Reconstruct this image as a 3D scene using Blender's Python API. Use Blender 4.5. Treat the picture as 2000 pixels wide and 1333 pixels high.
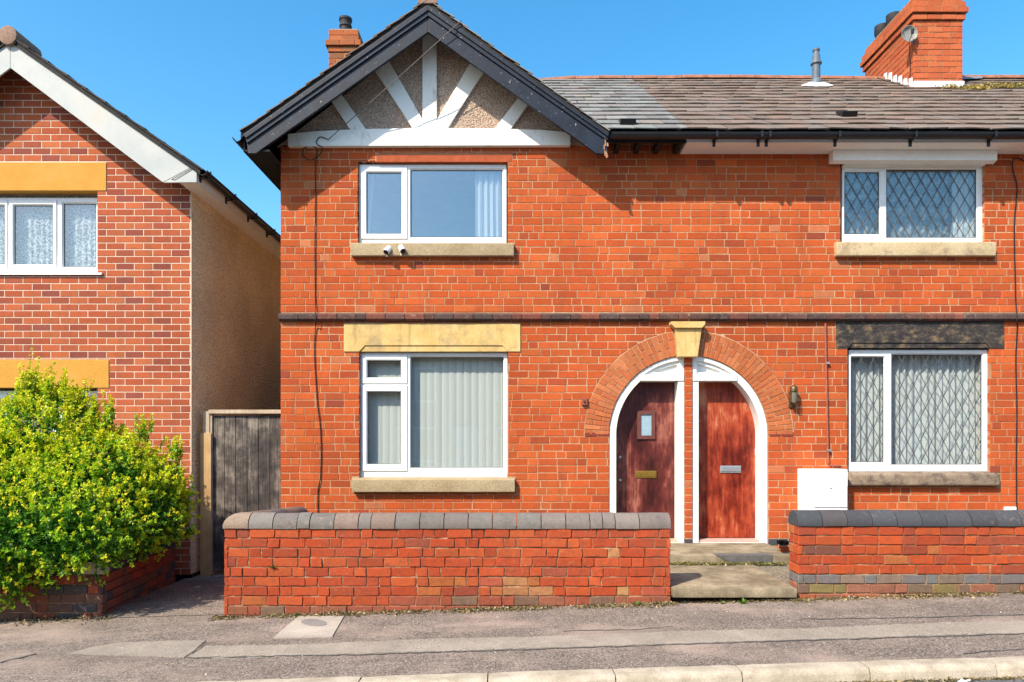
import bpy, bmesh, math, random
from mathutils import Vector
from mathutils.geometry import tessellate_polygon
for o in list(bpy.data.objects): bpy.data.objects.remove(o)
S = bpy.context.scene
COL = S.collection
rad = math.radians
# ------------------------------------------------------------------ camera, sky, sun, exposure
EYE = 1.57; DIST = 8.5; FPX = 1360.0; HOR = 860.0      # eye height, distance to the facades, focal length and horizon in photo pixels
cam = bpy.data.cameras.new('camera'); cam_o = bpy.data.objects.new('camera', cam); COL.objects.link(cam_o)
cam.sensor_width = 36; cam.lens = FPX / 2000 * 36
cam.shift_y = (HOR - 666.5) / 2000
cam.clip_start = 0.05; cam.clip_end = 2000
cam_o.location = (0, -DIST, EYE); cam_o.rotation_euler = (rad(90), 0, 0)
S.camera = cam_o
SUN = Vector((0.66, 0.75, -1.0)).normalized()          # the way the light travels
w = bpy.data.worlds.new('World'); S.world = w; w.use_nodes = True
nt = w.node_tree; nt.nodes.clear()
sky = nt.nodes.new('ShaderNodeTexSky'); sky.sky_type = 'NISHITA'; sky.sun_disc = False
sky.sun_elevation = math.asin(-SUN.z); sky.sun_rotation = math.atan2(-SUN.x, -SUN.y)
sky.air_density = 1.15; sky.dust_density = 1.3; sky.ozone_density = 2.2; sky.altitude = 50
hs = nt.nodes.new('ShaderNodeHueSaturation'); hs.inputs['Saturation'].default_value = 1.38; hs.inputs['Hue'].default_value = 0.489
bg = nt.nodes.new('ShaderNodeBackground'); bg.inputs['Strength'].default_value = 0.125
wo = nt.nodes.new('ShaderNodeOutputWorld')
nt.links.new(sky.outputs[0], hs.inputs['Color']); nt.links.new(hs.outputs[0], bg.inputs['Color']); nt.links.new(bg.outputs[0], wo.inputs[0])
sl = bpy.data.lights.new('sun', 'SUN'); sl.energy = 3.3; sl.angle = rad(0.53); sl.color = (1.0, 0.895, 0.74)
so = bpy.data.objects.new('sun', sl); COL.objects.link(so); so.rotation_euler = SUN.to_track_quat('-Z', 'Y').to_euler()
so.location = (-8, -10, 14)
S.view_settings.view_transform = 'Standard'; S.view_settings.look = 'None'; S.view_settings.gamma = 1
S.view_settings.exposure = 1.2; S.view_settings.use_curve_mapping = False
S.render.engine = 'CYCLES'; S.render.resolution_x = 1024; S.render.resolution_y = 682
S.cycles.max_bounces = 8; S.cycles.transparent_max_bounces = 12
S.cycles.caustics_reflective = False; S.cycles.caustics_refractive = False

# ------------------------------------------------------------------ measuring helpers: photo pixel at a depth y -> metres
def sc(y): return FPX / (DIST + y)
def X(px, y=0.0): return (px - 1000) / sc(y)
def Z(py, y=0.0): return EYE + (HOR - py) / sc(y)
SLOPE = 0.031
def gz(x): return SLOPE * max(-14, min(14, x))          # the street climbs to the right

# ------------------------------------------------------------------ mesh helpers
ORIG = {}
def link(o, parent=None, origin=(0, 0, 0)):
    COL.objects.link(o); ORIG[o.name] = Vector(origin)
    if parent is not None:
        o.parent = parent; o.location = Vector(origin) - ORIG[parent.name]
    else: o.location = origin
    return o
def empty(name, loc, label, cat, group=None):
    o = bpy.data.objects.new(name, None); o.empty_display_size = 0.3; link(o, None, loc)
    return tag(o, label, cat, group)
def tag(o, label=None, cat=None, group=None, kind=None):
    if label: o['label'] = label
    if cat: o['category'] = cat
    if group: o['group'] = group
    if kind: o['kind'] = kind
    return o
class MB:
    def __init__(s): s.v = []; s.f = []; s.c = []
    def add(s, vs, fs, col=None):
        b = len(s.v); s.v += [tuple(p) for p in vs]; s.f += [tuple(i + b for i in f) for f in fs]
        if col is not None: s.c += [col] * len(fs)
        return s
    def box(s, x0, x1, y0, y1, z0, z1, col=None):
        return s.add([(x0,y0,z0),(x1,y0,z0),(x1,y1,z0),(x0,y1,z0),(x0,y0,z1),(x1,y0,z1),(x1,y1,z1),(x0,y1,z1)],
              [(0,3,2,1),(4,5,6,7),(0,1,5,4),(1,2,6,5),(2,3,7,6),(3,0,4,7)], col)
    def obox(s, a, b, wid, hei, up=(0,0,1)):              # a bar from a to b
        a = Vector(a); b = Vector(b); d = (b - a).normalized(); u = Vector(up); r = d.cross(u).normalized(); u = r.cross(d)
        vs = [p + r * i * wid / 2 + u * j * hei / 2 for p in (a, b) for i, j in ((-1,-1),(1,-1),(1,1),(-1,1))]
        return s.add(vs, [(0,1,2,3),(7,6,5,4),(0,4,5,1),(1,5,6,2),(2,6,7,3),(3,7,4,0)])
    def prism(s, pts, y0, y1):                            # polygon in x,z pushed through from y0 to y1
        n = len(pts)
        return s.add([(x, y0, z) for x, z in pts] + [(x, y1, z) for x, z in pts],
              [tuple(range(n)), tuple(range(2*n-1, n-1, -1))] + [(i, (i+1) % n, n + (i+1) % n, n + i) for i in range(n)])
    def prism_x(s, pts, x0, x1):                          # polygon in y,z pushed along x
        n = len(pts)
        return s.add([(x0, y, z) for y, z in pts] + [(x1, y, z) for y, z in pts],
              [tuple(range(n)), tuple(range(2*n-1, n-1, -1))] + [(i, (i+1) % n, n + (i+1) % n, n + i) for i in range(n)])
    def plate(s, outer, holes, y0, y1, rim=True):         # front face with holes at y0, edges run back to y1
        loops = [[Vector((x, z, 0)) for x, z in l] for l in [outer] + holes]
        flat = [p for l in loops for p in l]
        s.add([(p.x, y0, p.y) for p in flat], [tuple(t) for t in tessellate_polygon(loops)])
        for l in loops[1:] + ([loops[0]] if rim else []):
            n = len(l)
            s.add([(p.x, y0, p.y) for p in l] + [(p.x, y1, p.y) for p in l], [(i, (i+1) % n, n + (i+1) % n, n + i) for i in range(n)])
        return s
    def tube(s, path, r, n=8, cap=True):
        path = [Vector(p) for p in path]; rings = []; k = len(path)
        for i, p in enumerate(path):
            d = (path[min(i+1, k-1)] - path[max(i-1, 0)]).normalized()
            a = Vector((0,0,1)) if abs(d.z) < 0.9 else Vector((0,1,0))
            u = d.cross(a).normalized(); v = d.cross(u)
            rr = r[i] if isinstance(r, (list, tuple)) else r
            rings.append([p + u * rr * math.cos(t*2*math.pi/n) + v * rr * math.sin(t*2*math.pi/n) for t in range(n)])
        fs = [(i*n+t, i*n+(t+1) % n, (i+1)*n+(t+1) % n, (i+1)*n+t) for i in range(k-1) for t in range(n)]
        if cap: fs += [tuple(range(n-1, -1, -1)), tuple(range((k-1)*n, k*n))]
        return s.add([q for g in rings for q in g], fs)
    def lathe(s, prof, c, n=20, axis='z'):                # profile of (radius, height) about a vertical axis
        vs = []
        for r, h in prof:
            for t in range(n):
                a = t*2*math.pi/n; p = (r*math.cos(a), r*math.sin(a), h)
                if axis == 'y': p = (p[0], p[2], p[1])
                vs.append((c[0]+p[0], c[1]+p[1], c[2]+p[2]))
        k = len(prof)
        return s.add(vs, [(i*n+t, i*n+(t+1) % n, (i+1)*n+(t+1) % n, (i+1)*n+t) for i in range(k-1) for t in range(n)] + [tuple(range((k-1)*n, k*n)), tuple(range(n-1,-1,-1))])
    def build(s, name, m, parent=None, smooth=False, bevel=0, label=None, kind=None, segs=2):
        xs = list(zip(*s.v)); c = Vector(((min(xs[0])+max(xs[0]))/2, (min(xs[1])+max(xs[1]))/2, min(xs[2])))
        me = bpy.data.meshes.new(name)
        me.from_pydata([(p[0]-c.x, p[1]-c.y, p[2]-c.z) for p in s.v], [], s.f)
        if s.c and len(s.c) == len(s.f):
            a = me.attributes.new('tint', 'FLOAT_COLOR', 'FACE'); a.data.foreach_set('color', [q for k in s.c for q in k])
        if bevel:
            bm = bmesh.new(); bm.from_mesh(me); bmesh.ops.remove_doubles(bm, verts=bm.verts, dist=1e-5); bmesh.ops.recalc_face_normals(bm, faces=bm.faces)
            es = [e for e in bm.edges if len(e.link_faces) == 2 and e.calc_face_angle() > 0.5]
            bmesh.ops.bevel(bm, geom=es, offset=bevel, segments=segs, affect='EDGES', profile=0.6, clamp_overlap=True)
            bm.to_mesh(me); bm.free()
        if smooth:
            me.polygons.foreach_set('use_smooth', [True]*len(me.polygons))
            if hasattr(me, 'set_sharp_from_angle'): me.set_sharp_from_angle(angle=rad(40))
        me.materials.append(m); me.update()
        o = bpy.data.objects.new(name, me); link(o, parent, c)
        if label: o['label'] = label
        if kind: o['kind'] = kind
        return o

# ------------------------------------------------------------------ material helpers
class NT:
    def __init__(s, name):
        s.m = bpy.data.materials.new(name); s.m.use_nodes = True; s.t = s.m.node_tree; s.t.nodes.clear()
        s.out = s.n('ShaderNodeOutputMaterial'); s.pos = s.n('ShaderNodeNewGeometry').outputs['Position']
    def n(s, t, **k):
        d = s.t.nodes.new(t)
        for a, b in k.items(): setattr(d, a, b)
        return d
    def set(s, sock, v):
        if isinstance(v, bpy.types.NodeSocket): s.t.links.new(v, sock)
        elif isinstance(v, (tuple, list)) and len(v) == 3 and sock.type == 'RGBA': sock.default_value = (*v, 1)
        else: sock.default_value = v
    def vec(s, scale): 
        d = s.n('ShaderNodeVectorMath', operation='MULTIPLY'); s.set(d.inputs[0], s.pos); d.inputs[1].default_value = scale; return d.outputs[0]
    def noise(s, scale, detail=4, rough=0.55, vec=None, dist=0):
        d = s.n('ShaderNodeTexNoise'); s.set(d.inputs['Vector'], vec if vec is not None else s.pos)
        d.inputs['Scale'].default_value = scale; d.inputs['Detail'].default_value = detail; d.inputs['Roughness'].default_value = rough; d.inputs['Distortion'].default_value = dist
        return d.outputs['Fac']
    def voro(s, scale, vec=None, out='Distance', feature='F1'):
        d = s.n('ShaderNodeTexVoronoi', feature=feature); s.set(d.inputs['Vector'], vec if vec is not None else s.pos); d.inputs['Scale'].default_value = scale; return d.outputs[out]
    def ramp(s, f, stops):
        d = s.n('ShaderNodeValToRGB'); e = d.color_ramp.elements
        while len(e) < len(stops): e.new(0.5)
        for i, (p, c) in enumerate(stops):
            e[i].position = p; e[i].color = (*c, 1) if isinstance(c, (tuple, list)) else (c, c, c, 1)
        s.set(d.inputs[0], f); return d.outputs[0]
    def mix(s, f, a, b, mode='MIX'):
        d = s.n('ShaderNodeMix', data_type='RGBA', blend_type=mode); s.set(d.inputs[0], f); s.set(d.inputs[6], a); s.set(d.inputs[7], b); return d.outputs[2]
    def math(s, op, a, b=0.0):
        d = s.n('ShaderNodeMath', operation=op); s.set(d.inputs[0], a); s.set(d.inputs[1], b); return d.outputs[0]
    def bump(s, h, strength=0.3, dist=0.005):
        d = s.n('ShaderNodeBump'); s.set(d.inputs['Height'], h); d.inputs['Strength'].default_value = strength; d.inputs['Distance'].default_value = dist; return d.outputs[0]
    def pbr(s, col, rough=0.8, normal=None, metal=0.0, spec=0.35, **k):
        b = s.n('ShaderNodeBsdfPrincipled'); s.set(b.inputs['Base Color'], col); s.set(b.inputs['Roughness'], rough); b.inputs['Metallic'].default_value = metal
        b.inputs['Specular IOR Level'].default_value = spec
        if normal is not None: s.set(b.inputs['Normal'], normal)
        for a, v in k.items(): s.set(b.inputs[a.replace('_', ' ')], v)
        s.t.links.new(b.outputs[0], s.out.inputs[0]); return s.m
    def attr(s, name='tint', out='Color'):
        d = s.n('ShaderNodeAttribute', attribute_name=name); return d.outputs[out]
M = {}
def brick_mat(name, wear=0.35, dirt=(0.09, 0.06, 0.045), pale=(0.5, 0.34, 0.24), pale_amt=0.25, dark_amt=0.3, streak=0.28):
    t = NT(name); c = t.attr(); fine = t.noise(95, 5, 0.7); mid = t.noise(16, 4, 0.6); big = t.noise(1.7, 4, 0.6)
    c = t.mix(1.0, c, t.ramp(fine, [(0.25, 0.72), (0.7, 1.2)]), 'MULTIPLY')
    c = t.mix(t.math('MULTIPLY', t.ramp(mid, [(0.5, 0.0), (0.72, 1.0)]), dark_amt), c, dirt)
    pf = t.math('MULTIPLY', t.ramp(t.noise(27, 5, 0.7), [(0.56, 0.0), (0.75, 1.0)]), t.ramp(big, [(0.42, 0.0), (0.7, 1.0)]))
    c = t.mix(t.math('MULTIPLY', pf, pale_amt * 2), c, pale)
    st = t.noise(1.0, 5, 0.65, t.vec((5.5, 5.5, 0.55)))                   # rain streaks
    c = t.mix(t.math('MULTIPLY', t.ramp(st, [(0.52, 0.0), (0.72, 1.0)]), streak), c, dirt)
    h = t.math('ADD', fine, t.math('MULTIPLY', mid, 1.5))
    c = t.mix(1.0, c, t.ramp(t.noise(0.55, 4, 0.6), [(0.3, 0.84), (0.7, 1.1)]), 'MULTIPLY')
    return t.pbr(c, 0.9, t.bump(h, wear, 0.006), spec=0.08)
M['brick'] = brick_mat('house_brick', 0.3, pale_amt=0.08, dark_amt=0.22)
M['brick_n'] = brick_mat('neighbour_brick', 0.25, pale_amt=0.08, dark_amt=0.22)
M['brick_w'] = brick_mat('garden_wall_brick', 0.7, pale=(0.44, 0.27, 0.15), pale_amt=0.42, dark_amt=0.45)
def simple(name, base, var=0.25, scale=20, rough=0.8, bump=0.3, dist=0.004, spec=0.3, metal=0.0):
    t = NT(name); f = t.noise(scale, 6, 0.62); g = t.noise(scale*6, 3, 0.6)
    c = t.mix(1.0, base, t.ramp(f, [(0.25, 1-var), (0.75, 1+var)]), 'MULTIPLY')
    c = t.mix(1.0, c, t.ramp(g, [(0.25, 1-var*0.7), (0.75, 1+var*0.7)]), 'MULTIPLY')
    return t.pbr(c, rough, t.bump(t.math('ADD', f, g), bump, dist), metal, spec)
def housemortar():
    t = NT('mortar'); c = t.ramp(t.noise(0.9, 5, 0.6), [(0.36, (0.32, 0.15, 0.075)), (0.50, (0.43, 0.245, 0.135)), (0.64, (0.52, 0.34, 0.205))])
    c = t.mix(1.0, c, t.ramp(t.noise(25, 5, 0.7), [(0.3, 0.7), (0.7, 1.2)]), 'MULTIPLY')
    return t.pbr(c, 0.95, t.bump(t.noise(90, 3, 0.6), 0.4, 0.004))
M['mortar'] = housemortar()
M['mortar_n'] = simple('mortar_neighbour', (0.62, 0.47, 0.36), 0.12, 12, 0.95, 0.3)
def wallmortar():
    t = NT('mortar_garden'); c = t.ramp(t.noise(6, 6, 0.7), [(0.38, (0.13, 0.062, 0.034)), (0.53, (0.28, 0.145, 0.08)), (0.68, (0.48, 0.33, 0.2))])
    return t.pbr(c, 0.95, t.bump(t.noise(60, 5, 0.7), 0.8, 0.01))
M['mortar_w'] = wallmortar()
M['plaster'] = simple('interior_plaster', (0.35, 0.33, 0.30), 0.1, 5)
def stone(name, cols, speck=0.0, grime=None, gscale=5.0, bumpy=0.4, runs=False):
    t = NT(name); c = t.ramp(t.noise(3.2, 6, 0.65), [(0.3, cols[0]), (0.5, cols[1]), (0.72, cols[2])])
    f = t.noise(140, 3, 0.7)
    c = t.mix(1.0, c, t.ramp(f, [(0.3, 1-0.3-speck), (0.7, 1.25+speck*0.6)]), 'MULTIPLY')
    if runs: c = t.mix(t.ramp(t.noise(1.0, 6, 0.7, t.vec((9, 9, 1.2))), [(0.54, 0.0), (0.72, 0.55)]), c, (0.13, 0.10, 0.065))
    if grime: c = t.mix(t.ramp(t.noise(gscale, 6, 0.7), [(0.5, 0.0), (0.66, 0.85)]), c, grime)
    return t.pbr(c, 0.9, t.bump(t.math('ADD', f, t.noise(40, 4)), bumpy, 0.006))
M['lintel_y'] = stone('yellow_lintel_stone', [(0.54,0.345,0.11),(0.61,0.41,0.15),(0.66,0.49,0.22)], 0.0, (0.3,0.22,0.12), 2.2, 0.3, True)
M['lintel_o'] = stone('ochre_lintel_paint', [(0.50,0.235,0.035),(0.55,0.27,0.045),(0.56,0.3,0.07)], 0.0, None, 5, 0.12)
M['sill'] = stone('granite_sill', [(0.30,0.22,0.12),(0.38,0.29,0.17),(0.44,0.35,0.22)], 0.25, None, 5, 0.6)
M['sill_l'] = stone('sandstone_sill', [(0.44,0.32,0.18),(0.52,0.40,0.23),(0.56,0.45,0.29)], 0.1, (0.27,0.2,0.12), 9, 0.4)
M['sill_d'] = stone('weathered_sill', [(0.17,0.125,0.09),(0.27,0.2,0.14),(0.33,0.26,0.18)], 0.3, (0.08,0.06,0.05), 8, 0.7)
def soot():
    t = NT('sooty_lintel'); v = t.vec((1.0, 1.0, 1.6))
    c = t.ramp(t.noise(7, 8, 0.75, v), [(0.40, (0.02, 0.018, 0.018)), (0.52, (0.05, 0.042, 0.038)), (0.62, (0.17, 0.115, 0.06)), (0.75, (0.33, 0.23, 0.12))])
    return t.pbr(c, 0.9, t.bump(t.noise(50, 5, 0.7), 0.5, 0.006))
M['soot'] = soot()
M['upvc'] = simple('white_upvc', (0.77, 0.77, 0.76), 0.07, 2.5, 0.4, 0.03, 0.002, 0.45)
M['fascia'] = simple('white_fascia_board', (0.84, 0.83, 0.80), 0.05, 2.5, 0.45, 0.05)
def oldwhite():
    t = NT('aged_white_paint'); c = t.mix(t.ramp(t.noise(9, 7, 0.7, t.vec((1,1,0.6))), [(0.56, 0.0), (0.72, 0.7)]), (0.78,0.77,0.73), (0.42,0.34,0.24))
    return t.pbr(c, 0.6, t.bump(t.noise(45, 4), 0.2, 0.004))
M['white_old'] = oldwhite()
def weatherwhite():
    t = NT('weathered_pale_bargeboard'); c = t.ramp(t.noise(2.6, 6, 0.6), [(0.35, (0.37,0.39,0.38)), (0.6, (0.44,0.445,0.42)), (0.75, (0.47,0.41,0.33))])
    return t.pbr(c, 0.6, t.bump(t.noise(60, 4), 0.12, 0.003))
M['barge_n'] = weatherwhite()
def chipped():
    t = NT('chipped_black_paint'); n1 = t.noise(26, 7, 0.72); n2 = t.noise(2.2, 3, 0.6)
    chip = t.math('MULTIPLY', t.ramp(n1, [(0.64, 0.0), (0.665, 1.0)]), t.ramp(n2, [(0.38, 0.0), (0.55, 1.0)]))
    c = t.mix(1.0, (0.0085, 0.0130, 0.0235), t.ramp(t.noise(7, 5), [(0.3, 0.65), (0.75, 1.7)]), 'MULTIPLY')
    c = t.mix(chip, c, (0.42, 0.40, 0.37))
    return t.pbr(c, 0.5, t.bump(t.math('SUBTRACT', t.noise(18, 5), chip), 0.35, 0.004), spec=0.3)
M['black_paint'] = chipped()
M['black_pvc'] = simple('black_gutter_plastic', (0.014, 0.014, 0.016), 0.2, 6, 0.4, 0.05, 0.002, 0.4)
M['black_wood'] = simple('dark_soffit_wood', (0.018, 0.016, 0.015), 0.4, 8, 0.8, 0.3)
def pebble(name, cols, scale, contrast=1.0, amp=0.012):
    t = NT(name); dist = t.voro(scale); cell = t.voro(scale, None, 'Color'); bw = t.n('ShaderNodeRGBToBW'); t.set(bw.inputs[0], cell)
    c = t.ramp(bw.outputs[0], [(0.15, cols[0]), (0.5, cols[1]), (0.85, cols[2])])
    c = t.mix(t.ramp(dist, [(0.45, 0.0), (0.75, 0.7*contrast)]), c, cols[3])
    c = t.mix(1.0, c, t.ramp(t.noise(1.3, 5), [(0.3, 0.85), (0.7, 1.12)]), 'MULTIPLY')
    return t.pbr(c, 0.92, t.bump(t.ramp(dist, [(0.0, 1.0), (0.8, 0.0)]), 1.0, amp))
M['pebble'] = pebble('pebbledash', [(0.38,0.25,0.18),(0.50,0.36,0.27),(0.60,0.48,0.38),(0.20,0.13,0.095)], 58, 1.0, 0.010)
M['render'] = pebble('roughcast_render', [(0.66,0.48,0.28),(0.74,0.56,0.35),(0.80,0.63,0.42),(0.46,0.32,0.19)], 40, 0.9, 0.012)
def tiles(name, rough=0.75):
    t = NT(name); c = t.attr(); c = t.mix(1.0, c, t.ramp(t.noise(30, 6, 0.7), [(0.3, 0.75), (0.72, 1.25)]), 'MULTIPLY')
    c = t.mix(t.ramp(t.noise(2.4, 6, 0.7), [(0.6, 0.0), (0.74, 0.35)]), c, (0.33, 0.30, 0.24))
    return t.pbr(c, rough, t.bump(t.noise(45, 5, 0.7), 0.4, 0.004), spec=0.1)
M['tile'] = tiles('roof_tile')
M['terracotta'] = simple('ridge_terracotta', (0.27, 0.115, 0.065), 0.4, 9, 0.85, 0.5, 0.008)
M['ridge_stone'] = simple('ridge_end_tile', (0.25, 0.16, 0.115), 0.3, 20, 0.9, 0.5, 0.006)
M['bed'] = simple('bedding_mortar', (0.33, 0.28, 0.22), 0.3, 25, 0.95, 0.7, 0.01)
M['lead'] = simple('lead_grey', (0.16, 0.17, 0.19), 0.2, 9, 0.6, 0.2)
M['flash'] = simple('white_flashing', (0.72, 0.72, 0.71), 0.15, 20, 0.7, 0.6, 0.012)
M['pipe_grey'] = simple('grey_vent_pipe', (0.10, 0.125, 0.15), 0.2, 10, 0.5, 0.1)
M['pot_dark'] = simple('dark_chimney_pot', (0.03, 0.03, 0.032), 0.4, 12, 0.7, 0.2)
def door(name, c0, c1, c2, c3):
    t = NT(name); v = t.vec((26, 26, 2.2)); n1 = t.noise(1.0, 6, 0.65, v, 0.6); n2 = t.noise(3.4, 6, 0.7, t.vec((1, 1, 0.45)))
    c = t.ramp(t.math('ADD', t.math('MULTIPLY', n1, 0.30), t.math('MULTIPLY', n2, 0.74)), [(0.40, c0), (0.48, c1), (0.55, c2), (0.65, c3)])
    c = t.mix(t.ramp(t.noise(1.6, 7, 0.75, t.vec((14, 14, 4))), [(0.62, 0.0), (0.72, 0.5)]), c, c3)
    return t.pbr(c, t.ramp(n2, [(0.35, 0.32), (0.7, 0.6)]), t.bump(n1, 0.12, 0.003), spec=0.4)
M['door_l'] = door('worn_dark_red_door', (0.032,0.007,0.006), (0.070,0.012,0.010), (0.125,0.022,0.016), (0.30,0.10,0.065))
M['door_r'] = door('worn_bright_red_door', (0.085,0.010,0.006), (0.21,0.024,0.010), (0.35,0.055,0.018), (0.52,0.19,0.09))
M['door_trim'] = simple('brown_door_trim', (0.13, 0.045, 0.035), 0.2, 20, 0.5, 0.15)
def oldwood(name, cols, s=1.0):
    t = NT(name); v = t.vec((70*s, 70*s, 3.0)); n1 = t.noise(1.0, 6, 0.7, v, 0.4); n2 = t.noise(3.5, 6, 0.7)
    c = t.ramp(t.math('ADD', t.math('MULTIPLY', n1, 0.42), t.math('MULTIPLY', n2, 0.6)), [(0.38, cols[0]), (0.52, cols[1]), (0.66, cols[2])])
    return t.pbr(c, 0.85, t.bump(n1, 0.5, 0.005))
M['gate_wood'] = oldwood('weathered_gate_boards', [(0.016,0.014,0.014),(0.075,0.061,0.053),(0.29,0.24,0.19)])
M['post_wood'] = oldwood('pale_softwood', [(0.38,0.22,0.10),(0.48,0.30,0.14),(0.55,0.37,0.19)], 0.6)
M['rail_wood'] = oldwood('grey_softwood', [(0.30,0.22,0.15),(0.42,0.32,0.22),(0.52,0.42,0.31)], 0.6)
M['brass'] = simple('old_brass', (0.50, 0.30, 0.06), 0.2, 30, 0.38, 0.1, 0.002, 0.5, 0.9)
M['brass_d'] = simple('tarnished_brass', (0.13, 0.085, 0.04), 0.4, 40, 0.5, 0.2, 0.002, 0.5, 0.7)
M['steel'] = simple('brushed_aluminium', (0.62, 0.62, 0.62), 0.1, 40, 0.42, 0.05, 0.002, 0.5, 0.85)
M['cable'] = simple('black_cable', (0.018, 0.012, 0.010), 0.2, 20, 0.6, 0.1)
M['cable_g'] = simple('grey_overhead_cable', (0.13, 0.11, 0.10), 0.2, 20, 0.6, 0.1)
M['pipe_red'] = simple('painted_gas_pipe', (0.30, 0.085, 0.055), 0.3, 18, 0.6, 0.2)
M['plastic_w'] = simple('white_plastic', (0.82, 0.82, 0.82), 0.03, 4, 0.4, 0.03)
M['plastic_b'] = simple('black_plastic', (0.012, 0.012, 0.013), 0.1, 9, 0.3, 0.03)
M['lamp_glass'] = simple('cloudy_lamp_glass', (0.15, 0.13, 0.09), 0.2, 20, 0.25, 0.05, 0.002, 0.5)
M['leadcame'] = simple('lead_came', (0.085, 0.088, 0.095), 0.3, 40, 0.5, 0.1)
def glass(name, k, base, tint):
    t = NT(name); tr = t.n('ShaderNodeBsdfTransparent'); tr.inputs[0].default_value = (*tint, 1)
    gl = t.n('ShaderNodeBsdfGlossy'); gl.inputs['Roughness'].default_value = 0.0; gl.inputs['Color'].default_value = (0.96, 0.97, 0.97, 1)
    t.set(gl.inputs['Normal'], t.bump(t.noise(1.6, 2, 0.4), 0.03, 0.02))
    lw = t.n('ShaderNodeLayerWeight'); lw.inputs['Blend'].default_value = 0.5
    f = t.math('MINIMUM', t.math('ADD', t.math('MULTIPLY', t.math('POWER', lw.outputs['Facing'], 4.0), k), base), 0.95)
    mx = t.n('ShaderNodeMixShader'); t.set(mx.inputs[0], f); t.t.links.new(tr.outputs[0], mx.inputs[1]); t.t.links.new(gl.outputs[0], mx.inputs[2]); t.t.links.new(mx.outputs[0], t.out.inputs[0])
    return t.m
M['glass'] = glass('window_glass', 0.6, 0.055, (0.93, 0.96, 0.965))
M['glass_m'] = glass('plain_window_glass', 0.5, 0.10, (0.92, 0.95, 0.955))
M['glass_u'] = glass('coated_window_glass', 0.5, 0.18, (0.90, 0.93, 0.94))
def fabric(name, col, trans=0.4, lace=False, lsc=11, lst=((0.40, 0.35), (0.60, 0.75))):
    t = NT(name); c = t.mix(1.0, col, t.ramp(t.noise(300, 2), [(0.3, 0.85), (0.7, 1.1)]), 'MULTIPLY')
    d = t.n('ShaderNodeBsdfDiffuse'); t.set(d.inputs[0], c); tl = t.n('ShaderNodeBsdfTranslucent'); t.set(tl.inputs[0], c)
    mx = t.n('ShaderNodeMixShader'); mx.inputs[0].default_value = trans; t.t.links.new(d.outputs[0], mx.inputs[1]); t.t.links.new(tl.outputs[0], mx.inputs[2]); o = mx.outputs[0]
    if lace:
        tr = t.n('ShaderNodeBsdfTransparent'); m2 = t.n('ShaderNodeMixShader')
        t.set(m2.inputs[0], t.ramp(t.noise(lsc, 3, 0.6), list(lst))); t.t.links.new(o, m2.inputs[1]); t.t.links.new(tr.outputs[0], m2.inputs[2]); o = m2.outputs[0]
    t.t.links.new(o, t.out.inputs[0]); return t.m
M['blind'] = fabric('blind_fabric', (0.80, 0.79, 0.73), 0.25)
M['curtain'] = fabric('white_curtain_fabric', (0.82, 0.82, 0.80), 0.35)
M['net'] = fabric('net_curtain_fabric', (0.78, 0.80, 0.80), 0.35, True)
M['lace'] = fabric('lace_curtain_fabric', (0.86, 0.87, 0.86), 0.35, True, 42, ((0.44, 0.05), (0.54, 0.7)))
M['curtain_b'] = fabric('blue_fabric', (0.48, 0.68, 0.82), 0.4)
def asphalt(name, cols, patch, scale=150):
    t = NT(name); v = t.voro(scale, None, 'Color'); bw = t.n('ShaderNodeRGBToBW'); t.set(bw.inputs[0], v)
    c = t.ramp(bw.outputs[0], [(0.12, cols[0]), (0.5, cols[1]), (0.88, cols[2])])
    big = t.noise(1.1, 7, 0.68, t.vec((0.55, 1.2, 1)))
    c = t.mix(t.ramp(big, [(0.48, 0.0), (0.62, 0.6)]), c, patch)
    c = t.mix(1.0, c, t.ramp(t.noise(2.6, 6, 0.7), [(0.3, 0.78), (0.72, 1.18)]), 'MULTIPLY')
    c = t.mix(1.0, c, t.ramp(t.noise(480, 2, 0.6), [(0.3, 0.72), (0.7, 1.28)]), 'MULTIPLY')
    sp = t.math('MULTIPLY', t.ramp(t.voro(2.3), [(0.035, 1.0), (0.05, 0.0)]), 0.45); c = t.mix(sp, c, cols[0])      # old gum
    oil = t.math('MULTIPLY', t.ramp(t.noise(0.8, 6, 0.72, t.vec((1.3, 1.0, 1))), [(0.56, 0.0), (0.68, 1.0)]), 0.4); c = t.mix(oil, c, cols[0])
    return t.pbr(c, 0.9, t.bump(t.math('ADD', t.voro(scale), t.noise(60, 4)), 0.6, 0.004), spec=0.08)
M['pavement'] = asphalt('pinkish_footway_asphalt', [(0.085,0.068,0.057),(0.18,0.146,0.122),(0.33,0.275,0.235)], (0.36,0.275,0.225), 110)
M['road'] = asphalt('road_asphalt', [(0.06,0.062,0.066),(0.115,0.118,0.124),(0.20,0.2,0.2)], (0.2,0.195,0.19), 95)
M['strip'] = asphalt('pale_trench_patch', [(0.20,0.172,0.14),(0.29,0.25,0.205),(0.38,0.33,0.275)], (0.33,0.28,0.23), 150)
M['cover'] = asphalt('pale_cover_slab', [(0.33,0.29,0.24),(0.39,0.34,0.285),(0.45,0.40,0.34)], (0.41,0.355,0.3), 190)
M['cover_d'] = asphalt('grey_cover_disc', [(0.17,0.155,0.15),(0.22,0.2,0.19),(0.28,0.255,0.24)], (0.24,0.22,0.2), 190)
def kerbm():
    t = NT('kerb_concrete'); c = t.ramp(t.noise(5, 7, 0.7), [(0.35, (0.31,0.255,0.185)), (0.55, (0.43,0.37,0.285)), (0.7, (0.50,0.435,0.345))])
    c = t.mix(1.0, c, t.ramp(t.noise(170, 3, 0.6), [(0.3, 0.7), (0.7, 1.25)]), 'MULTIPLY')
    return t.pbr(c, 0.92, t.bump(t.noise(70, 5, 0.7), 0.6, 0.006))
M['kerb'] = kerbm()
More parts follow.
